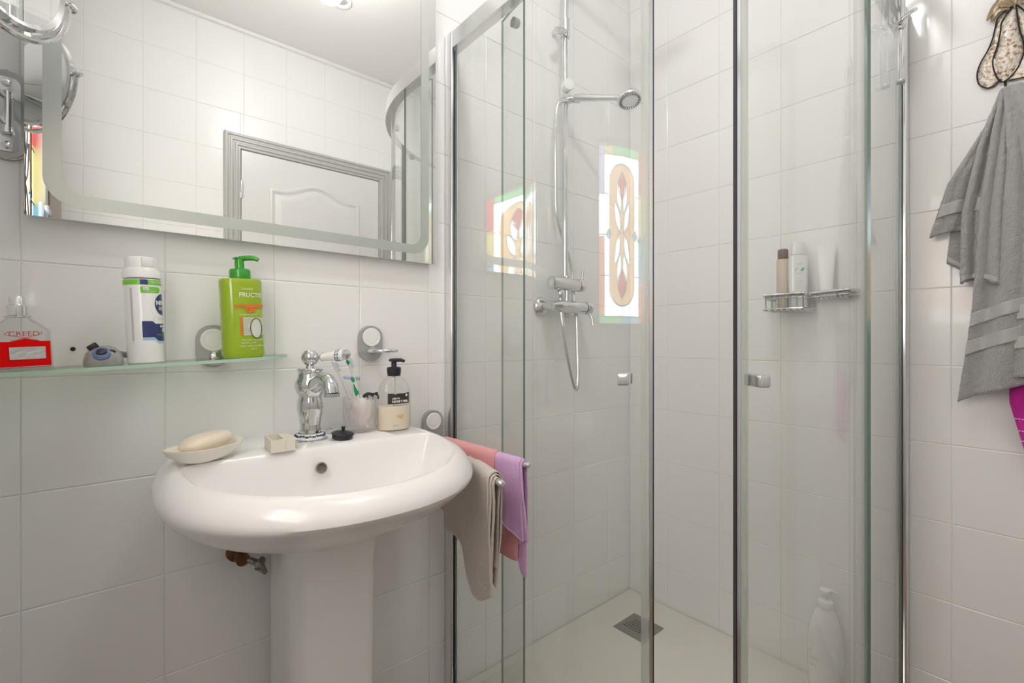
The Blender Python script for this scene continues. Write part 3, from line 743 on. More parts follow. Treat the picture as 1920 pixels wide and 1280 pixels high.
for k in range(7): put_text('lettering', ['coco agua pura', 'sin parabenos', 'cabello liso', '72 h', 'para pelo seco', 'formula suave', 'con vitaminas'][k], .0036, BT, f2, -.0095, .0765 - k * .0045, lb)
ring = []
bm = B(); tube(bm, [Vector(wrap(.0385, .0272, 2.5, .0016)(.014 + .012 * cos(a), .058 + .020 * sin(a))) for a in [2 * pi * k / 30 for k in range(31)]], .0009, 6); obj('drop_print', bm, mat('brown_print', (.16, .10, .04), .5, noise=.1), t)
patch('drop_fill', [(.014 + .0112 * cos(a), .058 + .019 * sin(a)) for a in [2 * pi * k / 20 for k in range(20)]], mat('drop_white', (.68, .74, .66), .3, noise=.1), wrap(.0385, .0272, 2.5, .00155), t, 12)
put_text('lettering', 'CONTROL Y SUAVIDAD', .0042, CR, f, -.016, .0345, t)
put_text('lettering', 'aguacate y aceite', .0042, CR, f, -.016, .0295, t)
put_text('lettering', 'PARA CABELLO REBELDE', .0045, CR, f, -.018, .0225, t)
put_text('lettering', '400 ml', .0042, CR, f, .002, .0165, t)

# shaving gel can
t = shelf_thing('shaving_gel_can', 'white, green and navy shaving gel can in the middle of the shelf', 'spray can', .0545, 1.085, 20)
WC = mat('white_can', (.86, .86, .86), .22, coat=.4, noise=.01); r = .0272
bm = B(); lathe(bm, [(.025, 0), (r, .002), (r, .004), (r, .146), (r - .001, .149), (r - .002, .150)], n=48); obj('can', bm, WC, t)
bm = B(); lathe(bm, [(r - .0005, .1515), (r + .0006, .1525), (r + .0002, .164), (.024, .170), (.023, .171)], n=48); obj('cap_base', bm, M_WHITEP, t)
bm = B(); lathe(bm, [(.0235, .170), (.0235, .186), (.0215, .1895), (0, .190)], n=40, cap=False); obj('cap', bm, M_WHITEP, t)
bm = B(); box(bm, (0, -.0195, .180), (.018, .010, .017), .002); obj('spray_button', bm, M_WHITEP, t)
f = wrap(r, r, 2, .0004); f2 = wrap(r, r, 2, .0007); f3 = wrap(r, r, 2, .001)
LG = mat('bright_green_print', (.20, .62, .05), .3, noise=.03); NV = mat('navy_print', (.035, .05, .17), .3, noise=.05); LBL = mat('pale_blue_print', (.42, .62, .80), .3, noise=.03); GP = mat('grey_print', (.55, .56, .58), .4, noise=.05)
bd = patch('green_band', [(-.082, .1395), (.082, .1395), (.082, .1485), (-.082, .1485)], LG, f, t, 48)
patch('emblem', [(-.014, .1395), (-.003, .1395), (-.003, .1485), (-.014, .1485)], NV, f2, bd, 4)
put_text('lettering', 'PIEL SENSIBLE', .0055, WT, f2, .0, .1440, bd)
lb = patch('green_label', [(-.014, .125)] + [(.014 + .0055 * sin(pi * k / 8), .1305 - .0055 * cos(pi * k / 8)) for k in range(9)] + [(-.014, .136)], LG, f, t, 14)
put_text('lettering', '0%', .0075, WT, f2, -.010, .1322, lb, bold=.0003); put_text('lettering', 'ALCOHOL', .0036, WT, f2, -.008, .1272, lb)
lb = patch('round_logo', [(.024 + .018 * cos(a), .105 + .0195 * sin(a)) for a in [2 * pi * k / 32 for k in range(32)]], NV, f, t, 18)
put_text('lettering', 'NIVEA', .0105, WT, f2, .0085, .1075, lb, bold=.0006); put_text('lettering', 'MEN', .0098, GP, f2, .0135, .0975, lb, bold=.0003)
bm = B(); tube(bm, [Vector(f(u, v)) for u, v in rrect(.040, .0085, .0042, 5, .023, .0785)], .0003, 4); obj('outline_print', bm, GP, t)
put_text('lettering', 'SENSITIVE', .0045, GP, f, .011, .0785, t)
patch('pale_stripe', [(-.014, .041), (.004, .041), (.010, .034), (.045, .034), (.045, .048), (-.014, .050)], LBL, f, t, 20)
lb = patch('navy_field', [(-.014, .046), (.003, .046), (.010, .039), (.045, .039), (.045, .070), (.006, .070), (.001, .075), (-.014, .075)], NV, f2, t, 24)
put_text('lettering', 'SHAVING', .0055, WT, f3, .014, .0655, lb, bold=.0003); put_text('lettering', 'GEL', .0085, WT, f3, .0185, .0585, lb, bold=.0005)
put_text('lettering', 'INSTANT PROTECT', .0045, LG, f3, .008, .0500, lb)
put_text('lettering', '200 ml', .008, LG, f, .020, .0225, t); patch('underline', [(.018, .0165), (.045, .0165), (.045, .0175), (.018, .0175)], LG, f, t, 8)
patch('side_print', [(-.030, .040), (-.0265, .040), (-.0265, .134), (-.030, .134)], GP, f, t, 2)
# razor beside the can
t = shelf_thing('wet_razor', 'grey and blue wet razor lying on the shelf beside the gel can', 'razor', -.004, 1.075, 0)
GS = mat('silver_plastic', (.42, .41, .40), .25, metal=.4, noise=.1)
bm = B(); oval_body(bm, [(.95, 0), (1, .004), (.98, .012), (.86, .022), (.62, .030), (.3, .034), (.1, .0345)], .027, .018, 2.2); obj('razor_head', bm, GS, t)
bm = B(); tube(bm, smooth_path([(.010, .012, .020), (.022, .034, .018), (.042, .050, .013), (.066, .056, .010)], 4), [.010, .010, .009, .0085, .008, .008, .008, .008, .008, .008, .008, .008, .007], 12, flat=.7); obj('handle', bm, mat('grey_handle', (.35, .34, .33), .3, noise=.1), t)
BL = mat('blue_grey_plastic', (.13, .19, .36), .25, noise=.1, coat=.3)
bm = B(); lathe(bm, [(.0115, 0), (.0115, .003), (.007, .006), (0, .007)], (-.002, -.0145, .020), (-.1, -1, .5), 24, sx=1.1, cap=False); obj('pivot', bm, BL, t)
bm = B(); lathe(bm, [(.006, 0), (.005, .003), (0, .004)], (-.002, -.0195, .024), (-.1, -1, .5), 16, sx=1.3, cap=False); obj('button', bm, M_DARK, t)
bm = B(); box(bm, (-.013, -.006, .033), (.015, .006, .010), .002, Euler((0, radians(-35), 0))); box(bm, (.012, -.010, .024), (.010, .006, .006), .002, Euler((0, radians(30), 0))); obj('blade_guard', bm, M_DARK, t)
# perfume bottle
t = shelf_thing('perfume_bottle', 'flat glass perfume bottle with red lower half at the left end of the shelf', 'perfume bottle', -.1015, 1.055, 14)
pg = clear('perfume_glass', (.93, .93, .93), haze=.03)
ol = [(-.037, 0), (.037, 0), (.034, .005), (.0335, .062), (.031, .064), (.014, .079), (.013, .083), (-.013, .083), (-.014, .079), (-.031, .064), (-.0335, .062), (-.034, .005)]
bm = B(); prism(bm, ol, -.013, .013, lambda a, b, h: (a, h, b)); bmesh.ops.bevel(bm, geom=list(bm.edges), offset=.001, segments=1, affect='EDGES'); obj('glass_body', fix(bm), pg, t, smooth=False)
bm = B(); box(bm, (0, 0, .0035), (.068, .023, .004), .001); obj('glass_base', bm, mat('base_glass_tint', (.55, .48, .42), .15, noise=.1), t)
REDM = mat('red_lacquer', (.82, .0, .0), .35, spec=.12, noise=.03)
bm = B(); prism(bm, [(-.0325, .007), (.0325, .007), (.0325, .0455), (.022, .0455), (.0055, .0500), (-.010, .0455), (-.0325, .0455)], -.01315, .01315, lambda a, b, h: (a + 0, h, b)); obj('red_block', fix(bm), REDM, t, smooth=False)
ff = lambda u, v: (u, -.0136, v)
RT = mat('red_print', (.55, .04, .03), .4, noise=.05)
put_text('lettering', 'CREED', .0105, RT, ff, -.0135, .0570, t, xs=1.08)
bm = B(); fpts = [(-.011, .0615), (-.0155, .059), (-.0155, .056), (.0055, .0510), (.020, .0465)]
tube(bm, [ff(a, b) for a, b in smooth_path([(a, b, 0) for a, b in fpts], 4) for a, b in ((a, b),)] if False else [ff(p.x, p.y) for p in smooth_path([(a, b, 0) for a, b in fpts], 4)], .0004, 4)
tube(bm, [ff(p.x, p.y) for p in smooth_path([(.0225, .060, 0), (.0225, .057, 0), (.0055, .0510, 0), (-.011, .0465, 0)], 4)], .0004, 4)
obj('cross_line', bm, RT, t)
bm = B(); prism(bm, [(-.0135, .018), (.0265, .018), (.0265, .037), (-.0135, .037)], 0, .0012, lambda a, b, h: (a, -.0134 - h, b)); obj('silver_plaque', fix(bm), mat('engraved_silver', (.72, .70, .70), .25, metal=.8, noise=.35, nscale=60, bump=.4, bscale=120), t, smooth=False)
bm = B(); lathe(bm, [(.0155, .083), (.0155, .085), (.006, .0855)], n=32); obj('neck_flange', bm, M_CHROME, t)
bm = B(); lathe(bm, [(.0115, .0855), (.0120, .087), (.0120, .1015), (.0090, .103), (.0088, .1140), (.0080, .1150), (0, .1150)], n=32, cap=False); obj('sprayer', bm, M_CHROME2, t)

# ------------------------------------------------------------------ stop valve under the basin
t = thing('stop_valve', 'rusty brass and chrome stop valve on the wall under the basin', 'valve', (.214, YF, .588))
RU = mat('rusty_brass', (.22, .09, .035), .45, metal=.6, noise=.6, nscale=60, bump=.4, bscale=150)
bm = B(); lathe(bm, [(.022, 0), (.021, .006), (.011, .010), (.0105, .040), (.013, .042), (.013, .055)], (0, 0, 0), (0, -1, 0), 24); obj('valve_body', bm, RU, t)
bm = B(); tube(bm, [(0, -.045, .0), (.0, -.045, .10)], .006, 10); obj('pipe', bm, M_DARK, t)
bm = B(); lathe(bm, [(.006, 0), (.007, .020), (.0135, .022), (.0145, .026), (.012, .032), (0, .033)], (.010, -.050, -.004), (.75, -.55, -.35), 16, cap=False); box(bm, (.030, -.066, -.020), (.010, .028, .030), .003, Euler((radians(20), radians(-30), radians(20)))); obj('valve_handle', bm, mat('worn_chrome', (.35, .33, .29), .25, metal=1, noise=.4, nscale=40), t)

# ------------------------------------------------------------------ towel rail with three towels
P0 = Vector((.6935, YF, .780))
t = thing('towel_rail', 'grey two-arm towel rail on the wall at the right of the basin', 'towel rail', tuple(P0))
plate_parts(t, 0, .0375, .062, .068, -.036, .0235)
A0 = Vector((.692, 1.135, .770)); A1 = Vector((.600, .735, .7555)); B1 = Vector((.718, .785, .7623))
for e in (A1, B1):
    bm = B(); d = (e - A0).normalized(); tube(bm, [A0 - P0, e - d * .012 - P0], .0052, 12); obj('arm', bm, M_GREYP, t)
    bm = B(); tube(bm, [e - d * .014 - P0, e - d * .012 - P0, e - P0, e + d * .004 - P0], [.0055, .0075, .0078, .004], 16); obj('arm_tip', bm, M_CHROME2, t)
bm = B(); lathe(bm, [(.011, -.012), (.011, .012)], A0 - P0, n=20); box(bm, (0, -.020, -.010), (.018, .014, .018), .002); obj('pivot', bm, M_GREYP, t)
def hang(bm, a, b, s0, s1, front, back, r=.0075, pl=0, amp=.004, seed=0, nu=26, nv=46, bulge=.008, tap=0, edge=None):
    """cloth folded over the bar a-b between parameters s0..s1; front/back: length functions of s"""
    d = (b - a); dn = d.normalized(); side = dn.cross(Vector((0, 0, 1))).normalized()   # to the basin side
    if side.x > 0: side = -side
    def fn(i, j):
        s = i; q = j * 2 - 1
        L_ = front(s) if q > 0 else back(s); u = abs(q) * (L_ + r * pi / 2); c = a + d * (s0 + (s1 - s0) * s)
        if u < r * pi / 2: th = u / r; off = r * sin(th); z = r * cos(th)
        else: off = r; z = -(u - r * pi / 2)
        k = max(0, -z) / max(L_, .01)
        off += bulge * k * sin(k * 2.2 + seed) + amp * k ** .7 * sin(pl * s * 6.28 + seed + k * 1.5) + .002 * mn.noise(Vector((s * 6, u * 25, seed)))
        sh = -tap * k * (s - .5) + .006 * k * mn.noise(Vector((u * 14, seed, 1)))
        p = c + side * (off if q > 0 else -off) + dn * (sh * (s1 - s0) * d.length) + Vector((0, 0, z))
        return p
    grid(bm, nu, nv, fn)
    tube(bm, [fn(.995, .5 + .5 * k / 40) for k in range(41)], [.0022 + .0008 * (k % 3 == 0) for k in range(41)], 6)
    tube(bm, [fn(k / 24, .998) for k in range(25)], .0018, 6)
def sstep(x):
    x = min(max(x, 0), 1); return x * x * (3 - 2 * x)
def towel(name, label, matl, sheets, base, group=None, thick=.0022, hems=None):
    t = thing(name, label, 'towel', tuple(base), group=group)
    bm = B()
    for kw in sheets: hang(bm, **kw)
    for v in bm.verts: v.co -= base
    o = obj('cloth', bm, matl, t); solid(o, thick); subd(o, 1)
    return t
M_BEIGE = mat('beige_cotton', (.66, .60, .55), .9, bump=.5, bscale=260, noise=.12, nscale=12, sheen=.2)
M_LILAC = mat('lilac_cotton', (.72, .46, .76), .9, bump=.5, bscale=260, noise=.10, nscale=12, sheen=.2)
M_PINK = mat('pink_cotton', (.88, .40, .42), .9, bump=.6, bscale=300, noise=.12, nscale=14, sheen=.3)
sA = lambda y: (y - A0.y) / (A1.y - A0.y); sB = lambda y: (y - A0.y) / (B1.y - A0.y)
towel('hand_towel', 'beige hand towel on the rail arm nearest the basin', M_BEIGE, [
    dict(a=A0, b=A1, s0=sA(1.03), s1=sA(.752), front=lambda s: .190 + .03 * s + .062 * sstep((s - .50) / .22) - .05 * max(0, s - .8) * 4, back=lambda s: .16 + .03 * s, r=.008, pl=1.6, amp=.008, seed=.3, tap=.12),
    dict(a=A0, b=A1, s0=sA(.905), s1=sA(.757), front=lambda s: .215 + .03 * s, back=lambda s: .19 + .04 * s, r=.0125, pl=1.4, amp=.005, seed=1.3, tap=.15, bulge=.012),
    dict(a=A0, b=A1, s0=sA(.86), s1=sA(.763), front=lambda s: .165 + .03 * s, back=lambda s: .22, r=.0165, pl=1.2, amp=.004, seed=2.3, tap=.1, bulge=.004)], A1)
towel('hand_towel', 'pink towel on the outer rail arm, partly under the lilac one', M_PINK, [
    dict(a=A0, b=B1, s0=sB(1.09), s1=sB(.882), front=lambda s: .17 + .06 * s, back=lambda s: .21 + .02 * s, r=.015, pl=1, amp=.006, seed=.9, bulge=.010),
    dict(a=A0, b=B1, s0=sB(1.05), s1=sB(.825), front=lambda s: .14 + .05 * s, back=lambda s: .235 - .01 * s, r=.0075, pl=1.3, amp=.006, seed=1.9, tap=-.1)], B1)
towel('hand_towel', 'lilac hand towel at the tip of the outer rail arm', M_LILAC, [
    dict(a=A0, b=B1, s0=sB(.905), s1=sB(.797), front=lambda s: .105 + .07 * s, back=lambda s: .17 + .085 * sstep((s - .5) / .4), r=.010, pl=1.1, amp=.004, seed=2.6, bulge=.007, tap=-.18),
    dict(a=A0, b=B1, s0=sB(.882), s1=sB(.802), front=lambda s: .13 + .045 * s, back=lambda s: .15 + .02 * s, r=.0128, pl=1.0, amp=.004, seed=3.4, bulge=.006, tap=-.12)], B1)

# ------------------------------------------------------------------ shower enclosure
EX, EY, ER = .75, .284, .55       # glass lines x = EX and y = EY, corner radius
ACX, ACY = EX + ER, EY + ER
TZ, GT, RT_ = .032, 1.875, 1.915
t = thing('shower_enclosure', 'curved corner shower enclosure with clear glass and chrome frame', 'shower enclosure', (1.2, .7, TZ))
EB = t.location
def path(r, x_end=XR, y_end=YF, n=26):
    """quadrant centre line with radius r round the arc centre, straight ends to both walls"""
    p = [(ACX - r, y_end), (ACX - r, ACY)]
    p += [(ACX + r * cos(a), ACY + r * sin(a)) for a in [radians(180 + 90 * k / n) for k in range(1, n)]]
    return p + [(ACX, ACY - r), (x_end, ACY - r)]
def strip(bm, pts2, th, z0, z1, mi=0, mi_end=None):
    """vertical slab following a plan polyline"""
    n = len(pts2); L_, R2 = [], []
    for i, (x, y) in enumerate(pts2):
        a = Vector(pts2[max(i - 1, 0)]); b = Vector(pts2[min(i + 1, n - 1)]); d = (b - a).normalized(); nrm = Vector((-d.y, d.x))
        L_.append((x + nrm.x * th / 2, y + nrm.y * th / 2)); R2.append((x - nrm.x * th / 2, y - nrm.y * th / 2))
    V = [[bm.verts.new((x - EB.x, y - EB.y, z - EB.z)) for x, y in side] for side in (L_, R2) for z in (z0, z1)]
    l0, l1, r0, r1 = V
    for i in range(n - 1):
        for q in ((l0[i], l0[i + 1], l1[i + 1], l1[i]), (r0[i + 1], r0[i], r1[i], r1[i + 1])):
            bm.faces.new(q).material_index = mi
        for q in ((l1[i], l1[i + 1], r1[i + 1], r1[i]), (l0[i + 1], l0[i], r0[i], r0[i + 1])):
            bm.faces.new(q).material_index = mi if mi_end is None else mi_end
    for i in (0, n - 1):
        bm.faces.new((l0[i], l1[i], r1[i], r0[i])).material_index = mi if mi_end is None else mi_end
for nm, z0, z1, th in (('top_rail', GT - .006, RT_, .030), ('bottom_rail', TZ + .001, TZ + .026, .030)):
    bm = B(); strip(bm, path(ER - .006, XR - .001, YF - .001), th, z0, z1); bmesh.ops.remove_doubles(bm, verts=bm.verts, dist=1e-5)
    obj(nm, fix(bm), mat('rail_aluminium', (.82, .82, .82), .22, metal=.85, noise=.04), t)
for nm, c, s in (('wall_profile', (EX, YF - .018), (.024, .034)), ('wall_profile', (XR - .018, EY), (.034, .024))):
    bm = B(); c3 = (c[0] - EB.x, c[1] - EB.y, (TZ + .001 + RT_ + .002) / 2 - EB.z)
    box(bm, c3, (s[0], s[1], RT_ - TZ + .002), .004, seg=3); o = obj(nm, bm, M_CHROME2, t)
    q = (c[0], c[1] - .0195) if s[0] < s[1] else (c[0] - .0195, c[1])
    bm = B(); box(bm, (q[0] - EB.x, q[1] - EB.y, (TZ + GT) / 2 - EB.z), (.008, .006, GT - TZ - .03) if s[0] < s[1] else (.006, .008, GT - TZ - .03)); obj('glazing_bead', bm, M_DARK, o)
bm = B(); strip(bm, [(EX, YF - .042), (EX, ACY)], .006, TZ + .027, GT, 0, 1); obj('fixed_panel', fix(bm), [M_GLASS, M_GEDGE], t, smooth=False)
bm = B(); strip(bm, [(ACX - .02, EY), (XR - .042, EY)], .006, TZ + .027, GT, 0, 1); obj('fixed_panel', fix(bm), [M_GLASS, M_GEDGE], t, smooth=False)
M_SEAL = clear('clear_seal', (.82, .85, .83), rough=.2, haze=.30)
def arcp(a0, a1, r, n=22): return [(ACX + r * cos(radians(a0 + (a1 - a0) * k / n)), ACY + r * sin(radians(a0 + (a1 - a0) * k / n))) for k in range(n + 1)]
RD_ = ER - .018
def sdoor(a_tail, a_lead, a_knob):
    sg = 1 if a_lead > a_tail else -1
    bm = B(); strip(bm, arcp(a_tail, a_lead, RD_), .006, TZ + .034, GT - .004, 0, 1)
    d = obj('sliding_door', fix(bm), [M_GLASS, mat('door_edge_green', (.34, .42, .37), .15, noise=.2)], t)
    bm = B(); strip(bm, arcp(a_lead - sg * 1.7, a_lead - sg * .1, RD_, 4), .010, TZ + .036, GT - .006); obj('seal_strip', fix(bm), M_SEAL, d, smooth=False)
    bm = B(); strip(bm, arcp(a_lead + sg * .05, a_lead + sg * .75, RD_, 2), .014, TZ + .036, GT - .006); obj('edge_profile', fix(bm), M_CHROME2, d, smooth=False)
    bm = B(); strip(bm, arcp(a_lead + sg * .76, a_lead + sg * 1.0, RD_, 2), .012, TZ + .036, GT - .006); obj('magnet_strip', fix(bm), M_DARK, d, smooth=False)
    for s, L_ in ((1, .034), (-1, .014)):
        a = radians(a_knob); n_ = Vector((cos(a), sin(a), 0)) * s; tt = Vector((-sin(a), cos(a), 0)); z0 = .963
        c = Vector((ACX, ACY, z0)) + Vector((cos(a), sin(a), 0)) * RD_ + n_ * (.0032 + L_ / 2) - EB
        R = Matrix((tt, n_, Vector((0, 0, 1)))).transposed()
        bm = B(); box(bm, c, (.023, L_, .024), .003, R, 3); obj('handle', bm, M_CHROME2 if s > 0 else M_GREYP, d)
    for aa in (a_tail + sg * 5, a_lead - sg * 6):
        a = radians(aa); n_ = Vector((cos(a), sin(a), 0)); c = Vector((ACX, ACY, GT - .03)) + n_ * (RD_ - .004) - EB
        bm = B(); lathe(bm, [(.012, 0), (.012, -.014), (.009, -.018), (0, -.018)], c, n_, 20, cap=False); obj('roller', bm, M_GREYP, d)
sdoor(167.0, 211.4, 206.3)
sdoor(274.5, 230.2, 233.5)
# tray
t = thing('shower_tray', 'white low shower tray with a square steel drain cover', 'shower tray', (1.2, .7, 0))
po = [(EX - .035, YF - .001), (EX - .035, ACY)] + [(ACX + (ER + .035) * cos(radians(180 + 90 * k / 20)), ACY + (ER + .035) * sin(radians(180 + 90 * k / 20))) for k in range(21)] + [(XR - .001, EY - .035), (XR - .001, YF - .001)]
bm = B(); prism(bm, [(x - 1.2, y - .7) for x, y in po], 0, TZ); bmesh.ops.bevel(bm, geom=[e for e in bm.edges if all(v.co.z > TZ - .001 for v in e.verts)], offset=.004, segments=2, affect='EDGES')
obj('tray_slab', fix(bm), mat('cream_resin', (.80, .78, .72), .45, noise=.03, bump=.12, bscale=120), t, smooth=False)
bm = B(); box(bm, (1.424 - 1.2, .981 - .7, TZ + .0012), (.126, .124, .0024), .0008); g = obj('drain_cover', bm, M_STEEL, t, smooth=False)
SLT = mat('grate_dark', (.06, .058, .05), .5, noise=.1)
bm = B()
for r_ in range(5):
    x = -.036
    while x < .036:
        wd = random.choice((.006, .009, .013)); box(bm, (1.424 - 1.2 + (r_ - 2) * .013, .981 - .7 + x + wd / 2, TZ + .0026), (.0048, wd, .0006)); x += wd + .003
obj('slot_row', bm, SLT, g, smooth=False)

# ------------------------------------------------------------------ shower column
t = thing('shower_column', 'chrome riser rail shower with hand shower, hose and mixer bar', 'shower', (1.18, YF, 1.16))
def Q(x, o, z): return Vector((x, YF - o, z)) - t.location
RX, RO = 1.181, .058
bm = B(); tube(bm, smooth_path([Q(RX, RO, 1.215), Q(RX, RO, 1.7), Q(RX, RO, 2.20), Q(RX, RO + .03, 2.27), Q(RX, RO + .10, 2.30), Q(RX, RO + .28, 2.30), Q(RX, RO + .32, 2.29), Q(RX, RO + .33, 2.265)], 5), .0105, 18); obj('riser_pipe', bm, M_CHROME, t)
bm = B(); lathe(bm, [(.012, .03), (.02, .02), (.075, .008), (.080, .003), (.080, -.004), (.076, -.006)], Q(RX, RO + .33, 2.24), n=40); rh = obj('rain_head', bm, M_CHROME, t)
bm = B()
for k in range(1, 5):
    for j in range(k * 6):
        a = 2 * pi * j / (k * 6); bmesh.ops.create_icosphere(bm, subdivisions=1, radius=.0022, matrix=Matrix.Translation(Q(RX, RO + .33, 2.234) + Vector((cos(a) * k * .0155, sin(a) * k * .0155, 0))))
o = obj('nozzles', bm, M_GREYP, rh); o['kind'] = 'stuff'
# upper wall bracket with clip
bm = B(); lathe(bm, [(.0155, -.03), (.0155, .03)], Q(RX, RO, 2.098), n=24); tube(bm, [Q(RX, RO, 2.085), Q(RX - .03, RO + .012, 2.075), Q(RX - .062, RO + .02, 2.058)], .011, 14); tube(bm, [Q(RX, RO, 2.11), Q(RX, .001, 2.11)], .009, 14); obj('upper_bracket', bm, M_CHROME, t)
# sliding holder
bm = B(); lathe(bm, [(.016, -.018), (.018, .0), (.018, .03), (.016, .04)], Q(RX, RO, 1.865), n=24); tube(bm, [Q(RX, RO, 1.862), Q(RX + .02, RO + .022, 1.858), Q(RX + .035, RO + .035, 1.858)], .012, 14); sl = obj('slider', bm, M_CHROME, t)
bm = B(); lathe(bm, [(.012, .010), (.0185, .014), (.020, .030), (.018, .034), (0, .0345)], Q(RX, RO, 1.896), (-.45, -1, 0), 28, cap=False); obj('slider_knob', bm, M_WHITEP, sl)
# hand shower
H0, H1 = Q(RX + .012, RO + .03, 1.858), Q(1.262, .222, 1.828)
bm = B(); tube(bm, [H0, H0.lerp(H1, .1), H0.lerp(H1, .5), H0.lerp(H1, .9), H1], [.011, .0125, .0105, .0095, .011], 18); obj('hand_shower_handle', bm, M_CHROME2, t)
hc = Q(1.276, .250, 1.822); HA = Vector((.16, .26, 1)).normalized(); HR = Vector((0, 0, 1)).rotation_difference(HA).to_matrix()
bm = B(); lathe(bm, [(.006, .020), (.024, .016), (.037, .004), (.0405, -.006), (.039, -.012), (.036, -.013)], hc, HA, 40); hh = obj('hand_shower_head', bm, M_CHROME2, t)
bm = B(); lathe(bm, [(.022, 0), (.020, -.0015), (0, -.002)], hc - HA * .0135, HA, 28, cap=False); obj('spray_disc', bm, M_WHITEP, hh)
for k in range(28):
    if k == 0: bm = B()
    a = 2 * pi * k / 28; tube(bm, [hc + HR @ Vector((cos(a) * .026, sin(a) * .026, -.0140)), hc + HR @ Vector((cos(a) * .0345, sin(a) * .0345, -.0135))], .0012, 5)
o = obj('nozzle_ring', bm, M_DARK, hh); o['kind'] = 'stuff'
# mixer bar
for x in (1.120, 1.262):
    bm = B(); lathe(bm, [(.034, 0), (.033, .006), (.026, .014), (.016, .019), (.0135, .020), (.0135, .050), (.016, .052), (.016, .066)], Q(x, .001, 1.158), (0, -1, 0), 32); obj('wall_flange', bm, M_CHROME, t)
bm = B(); tube(bm, [Q(1.105, .070, 1.157), Q(1.125, .070, 1.157), Q(1.140, .070, 1.157), Q(1.250, .070, 1.157), Q(1.262, .070, 1.157)], [.014, .017, .021, .021, .020], 24); obj('mixer_body', bm, M_CHROME, t)
bm = B(); tube(bm, [Q(1.266, .070, 1.157), Q(1.270, .070, 1.157), Q(1.290, .070, 1.157), Q(1.293, .070, 1.157)], [.020, .023, .023, .019], 24); tube(bm, [Q(1.283, .072, 1.150), Q(1.283, .090, 1.118), Q(1.283, .094, 1.095)], [.006, .0055, .0045], 10); obj('mixer_handle', bm, M_CHROME, t)
bm = B(); tube(bm, [Q(1.098, .070, 1.233), Q(1.102, .070, 1.233), Q(1.225, .070, 1.233), Q(1.232, .070, 1.233)], [.014, .0225, .0225, .018], 24); obj('diverter_body', bm, M_CHROME, t)
bm = B(); tube(bm, [Q(1.234, .070, 1.233), Q(1.238, .070, 1.233), Q(1.254, .070, 1.233)], [.018, .023, .021], 24); tube(bm, [Q(1.246, .074, 1.245), Q(1.246, .080, 1.285)], [.005, .004], 10); obj('diverter_handle', bm, M_CHROME, t)
bm = B(); tube(bm, [Q(RX, .066, 1.17), Q(RX, .066, 1.26)], .0125, 18); lathe(bm, [(.014, 0), (.014, .022)], Q(RX, RO, 1.252), n=24); obj('connector_pipe', bm, M_CHROME, t)
bm = B(); lathe(bm, [(.011, -.028), (.014, -.018), (.014, -.006), (.010, 0)], Q(1.145, .070, 1.212), n=20); tube(bm, [Q(1.145, .070, 1.19), Q(1.146, .072, 1.14)], .0075, 14); obj('hose_union', bm, M_CHROME, t)
bm = B(); hp = smooth_path([Q(1.146, .072, 1.14), Q(1.150, .078, 1.08), Q(1.166, .080, 1.00), Q(1.190, .080, .92), Q(1.206, .080, .882), Q(1.218, .078, .884), Q(1.228, .074, .93), Q(1.240, .060, 1.02), Q(1.252, .045, 1.12), Q(1.248, .036, 1.20), Q(1.238, .034, 1.30), Q(1.205, .032, 1.38), Q(1.165, .034, 1.47), Q(1.143, .050, 1.60), Q(1.130, .062, 1.72), Q(1.128, .066, 1.79), Q(1.142, .068, 1.835), Q(1.172, .072, 1.852), Q(1.192, .086, 1.858)], 14)
tube(bm, hp, [.0068 + .0006 * (i % 2) for i in range(len(hp))], 12); obj('hose', bm, M_CHROME2, t)

# ------------------------------------------------------------------ corner basket and bottles
t = thing('wire_caddy', 'chrome wire shower caddy with soap rack on the shower wall', 'caddy', (XR, .51, 1.175))
def W(o, y, z): return Vector((XR - o, y, z)) - t.location
bm = B()
rim = [W(.012, .600, 1.178), W(.095, .598, 1.178), W(.112, .585, 1.178), W(.112, .500, 1.178), W(.100, .488, 1.178), W(.075, .482, 1.178), W(.075, .400, 1.182), W(.060, .388, 1.182), W(.012, .386, 1.182), W(.012, .49, 1.178)]
tube(bm, smooth_path(rim, 3, True) + [rim[0]], .0058, 8, cap=False); tube(bm, [p + Vector((0, 0, -.010)) for p in smooth_path(rim, 3, True)] + [rim[0] + Vector((0, 0, -.010))], .0022, 6, cap=False)
obj('rim', bm, M_CHROME, t)
for y in (.592, .575, .558, .541, .524, .507, .492):
    bm = B(); tube(bm, smooth_path([W(.111, y, 1.176), W(.110, y, 1.140), W(.104, y, 1.134), W(.016, y, 1.134), W(.012, y, 1.176)], 3), .0026, 6); obj('wire', bm, M_CHROME, t)
for o_ in (.025, .050, .080, .106):
    bm = B(); tube(bm, [W(o_, .595, 1.1325), W(o_, .490, 1.1325)], .0018, 6); obj('wire', bm, M_CHROME, t)
bm = B(); tube(bm, smooth_path([W(.112, .597, 1.136), W(.112, .49, 1.136), W(.012, .488, 1.136), W(.012, .598, 1.136)], 3, True), .0022, 6); obj('lower_rim', bm, M_CHROME, t)
for y in (.470, .458, .446, .434, .422, .410, .398):
    bm = B(); tube(bm, smooth_path([W(.074, y, 1.178), W(.071, y, 1.164), W(.014, y, 1.164), W(.012, y, 1.178)], 3), .0016, 6); obj('wire', bm, M_CHROME, t)
for y in (.405, .58):
    bm = B(); tube(bm, [W(.012, y, 1.180), W(.0002, y, 1.180)], .006, 10); lathe(bm, [(.012, 0), (.010, .006)], W(.0002, y, 1.180), (-1, 0, 0), 16); obj('wall_fixing', bm, M_CHROME, t)
t = thing('toiletry_bottle', 'slim beige bottle with dark maroon cap in the wire caddy', 'bottle', (1.560, .560, 1.1362))
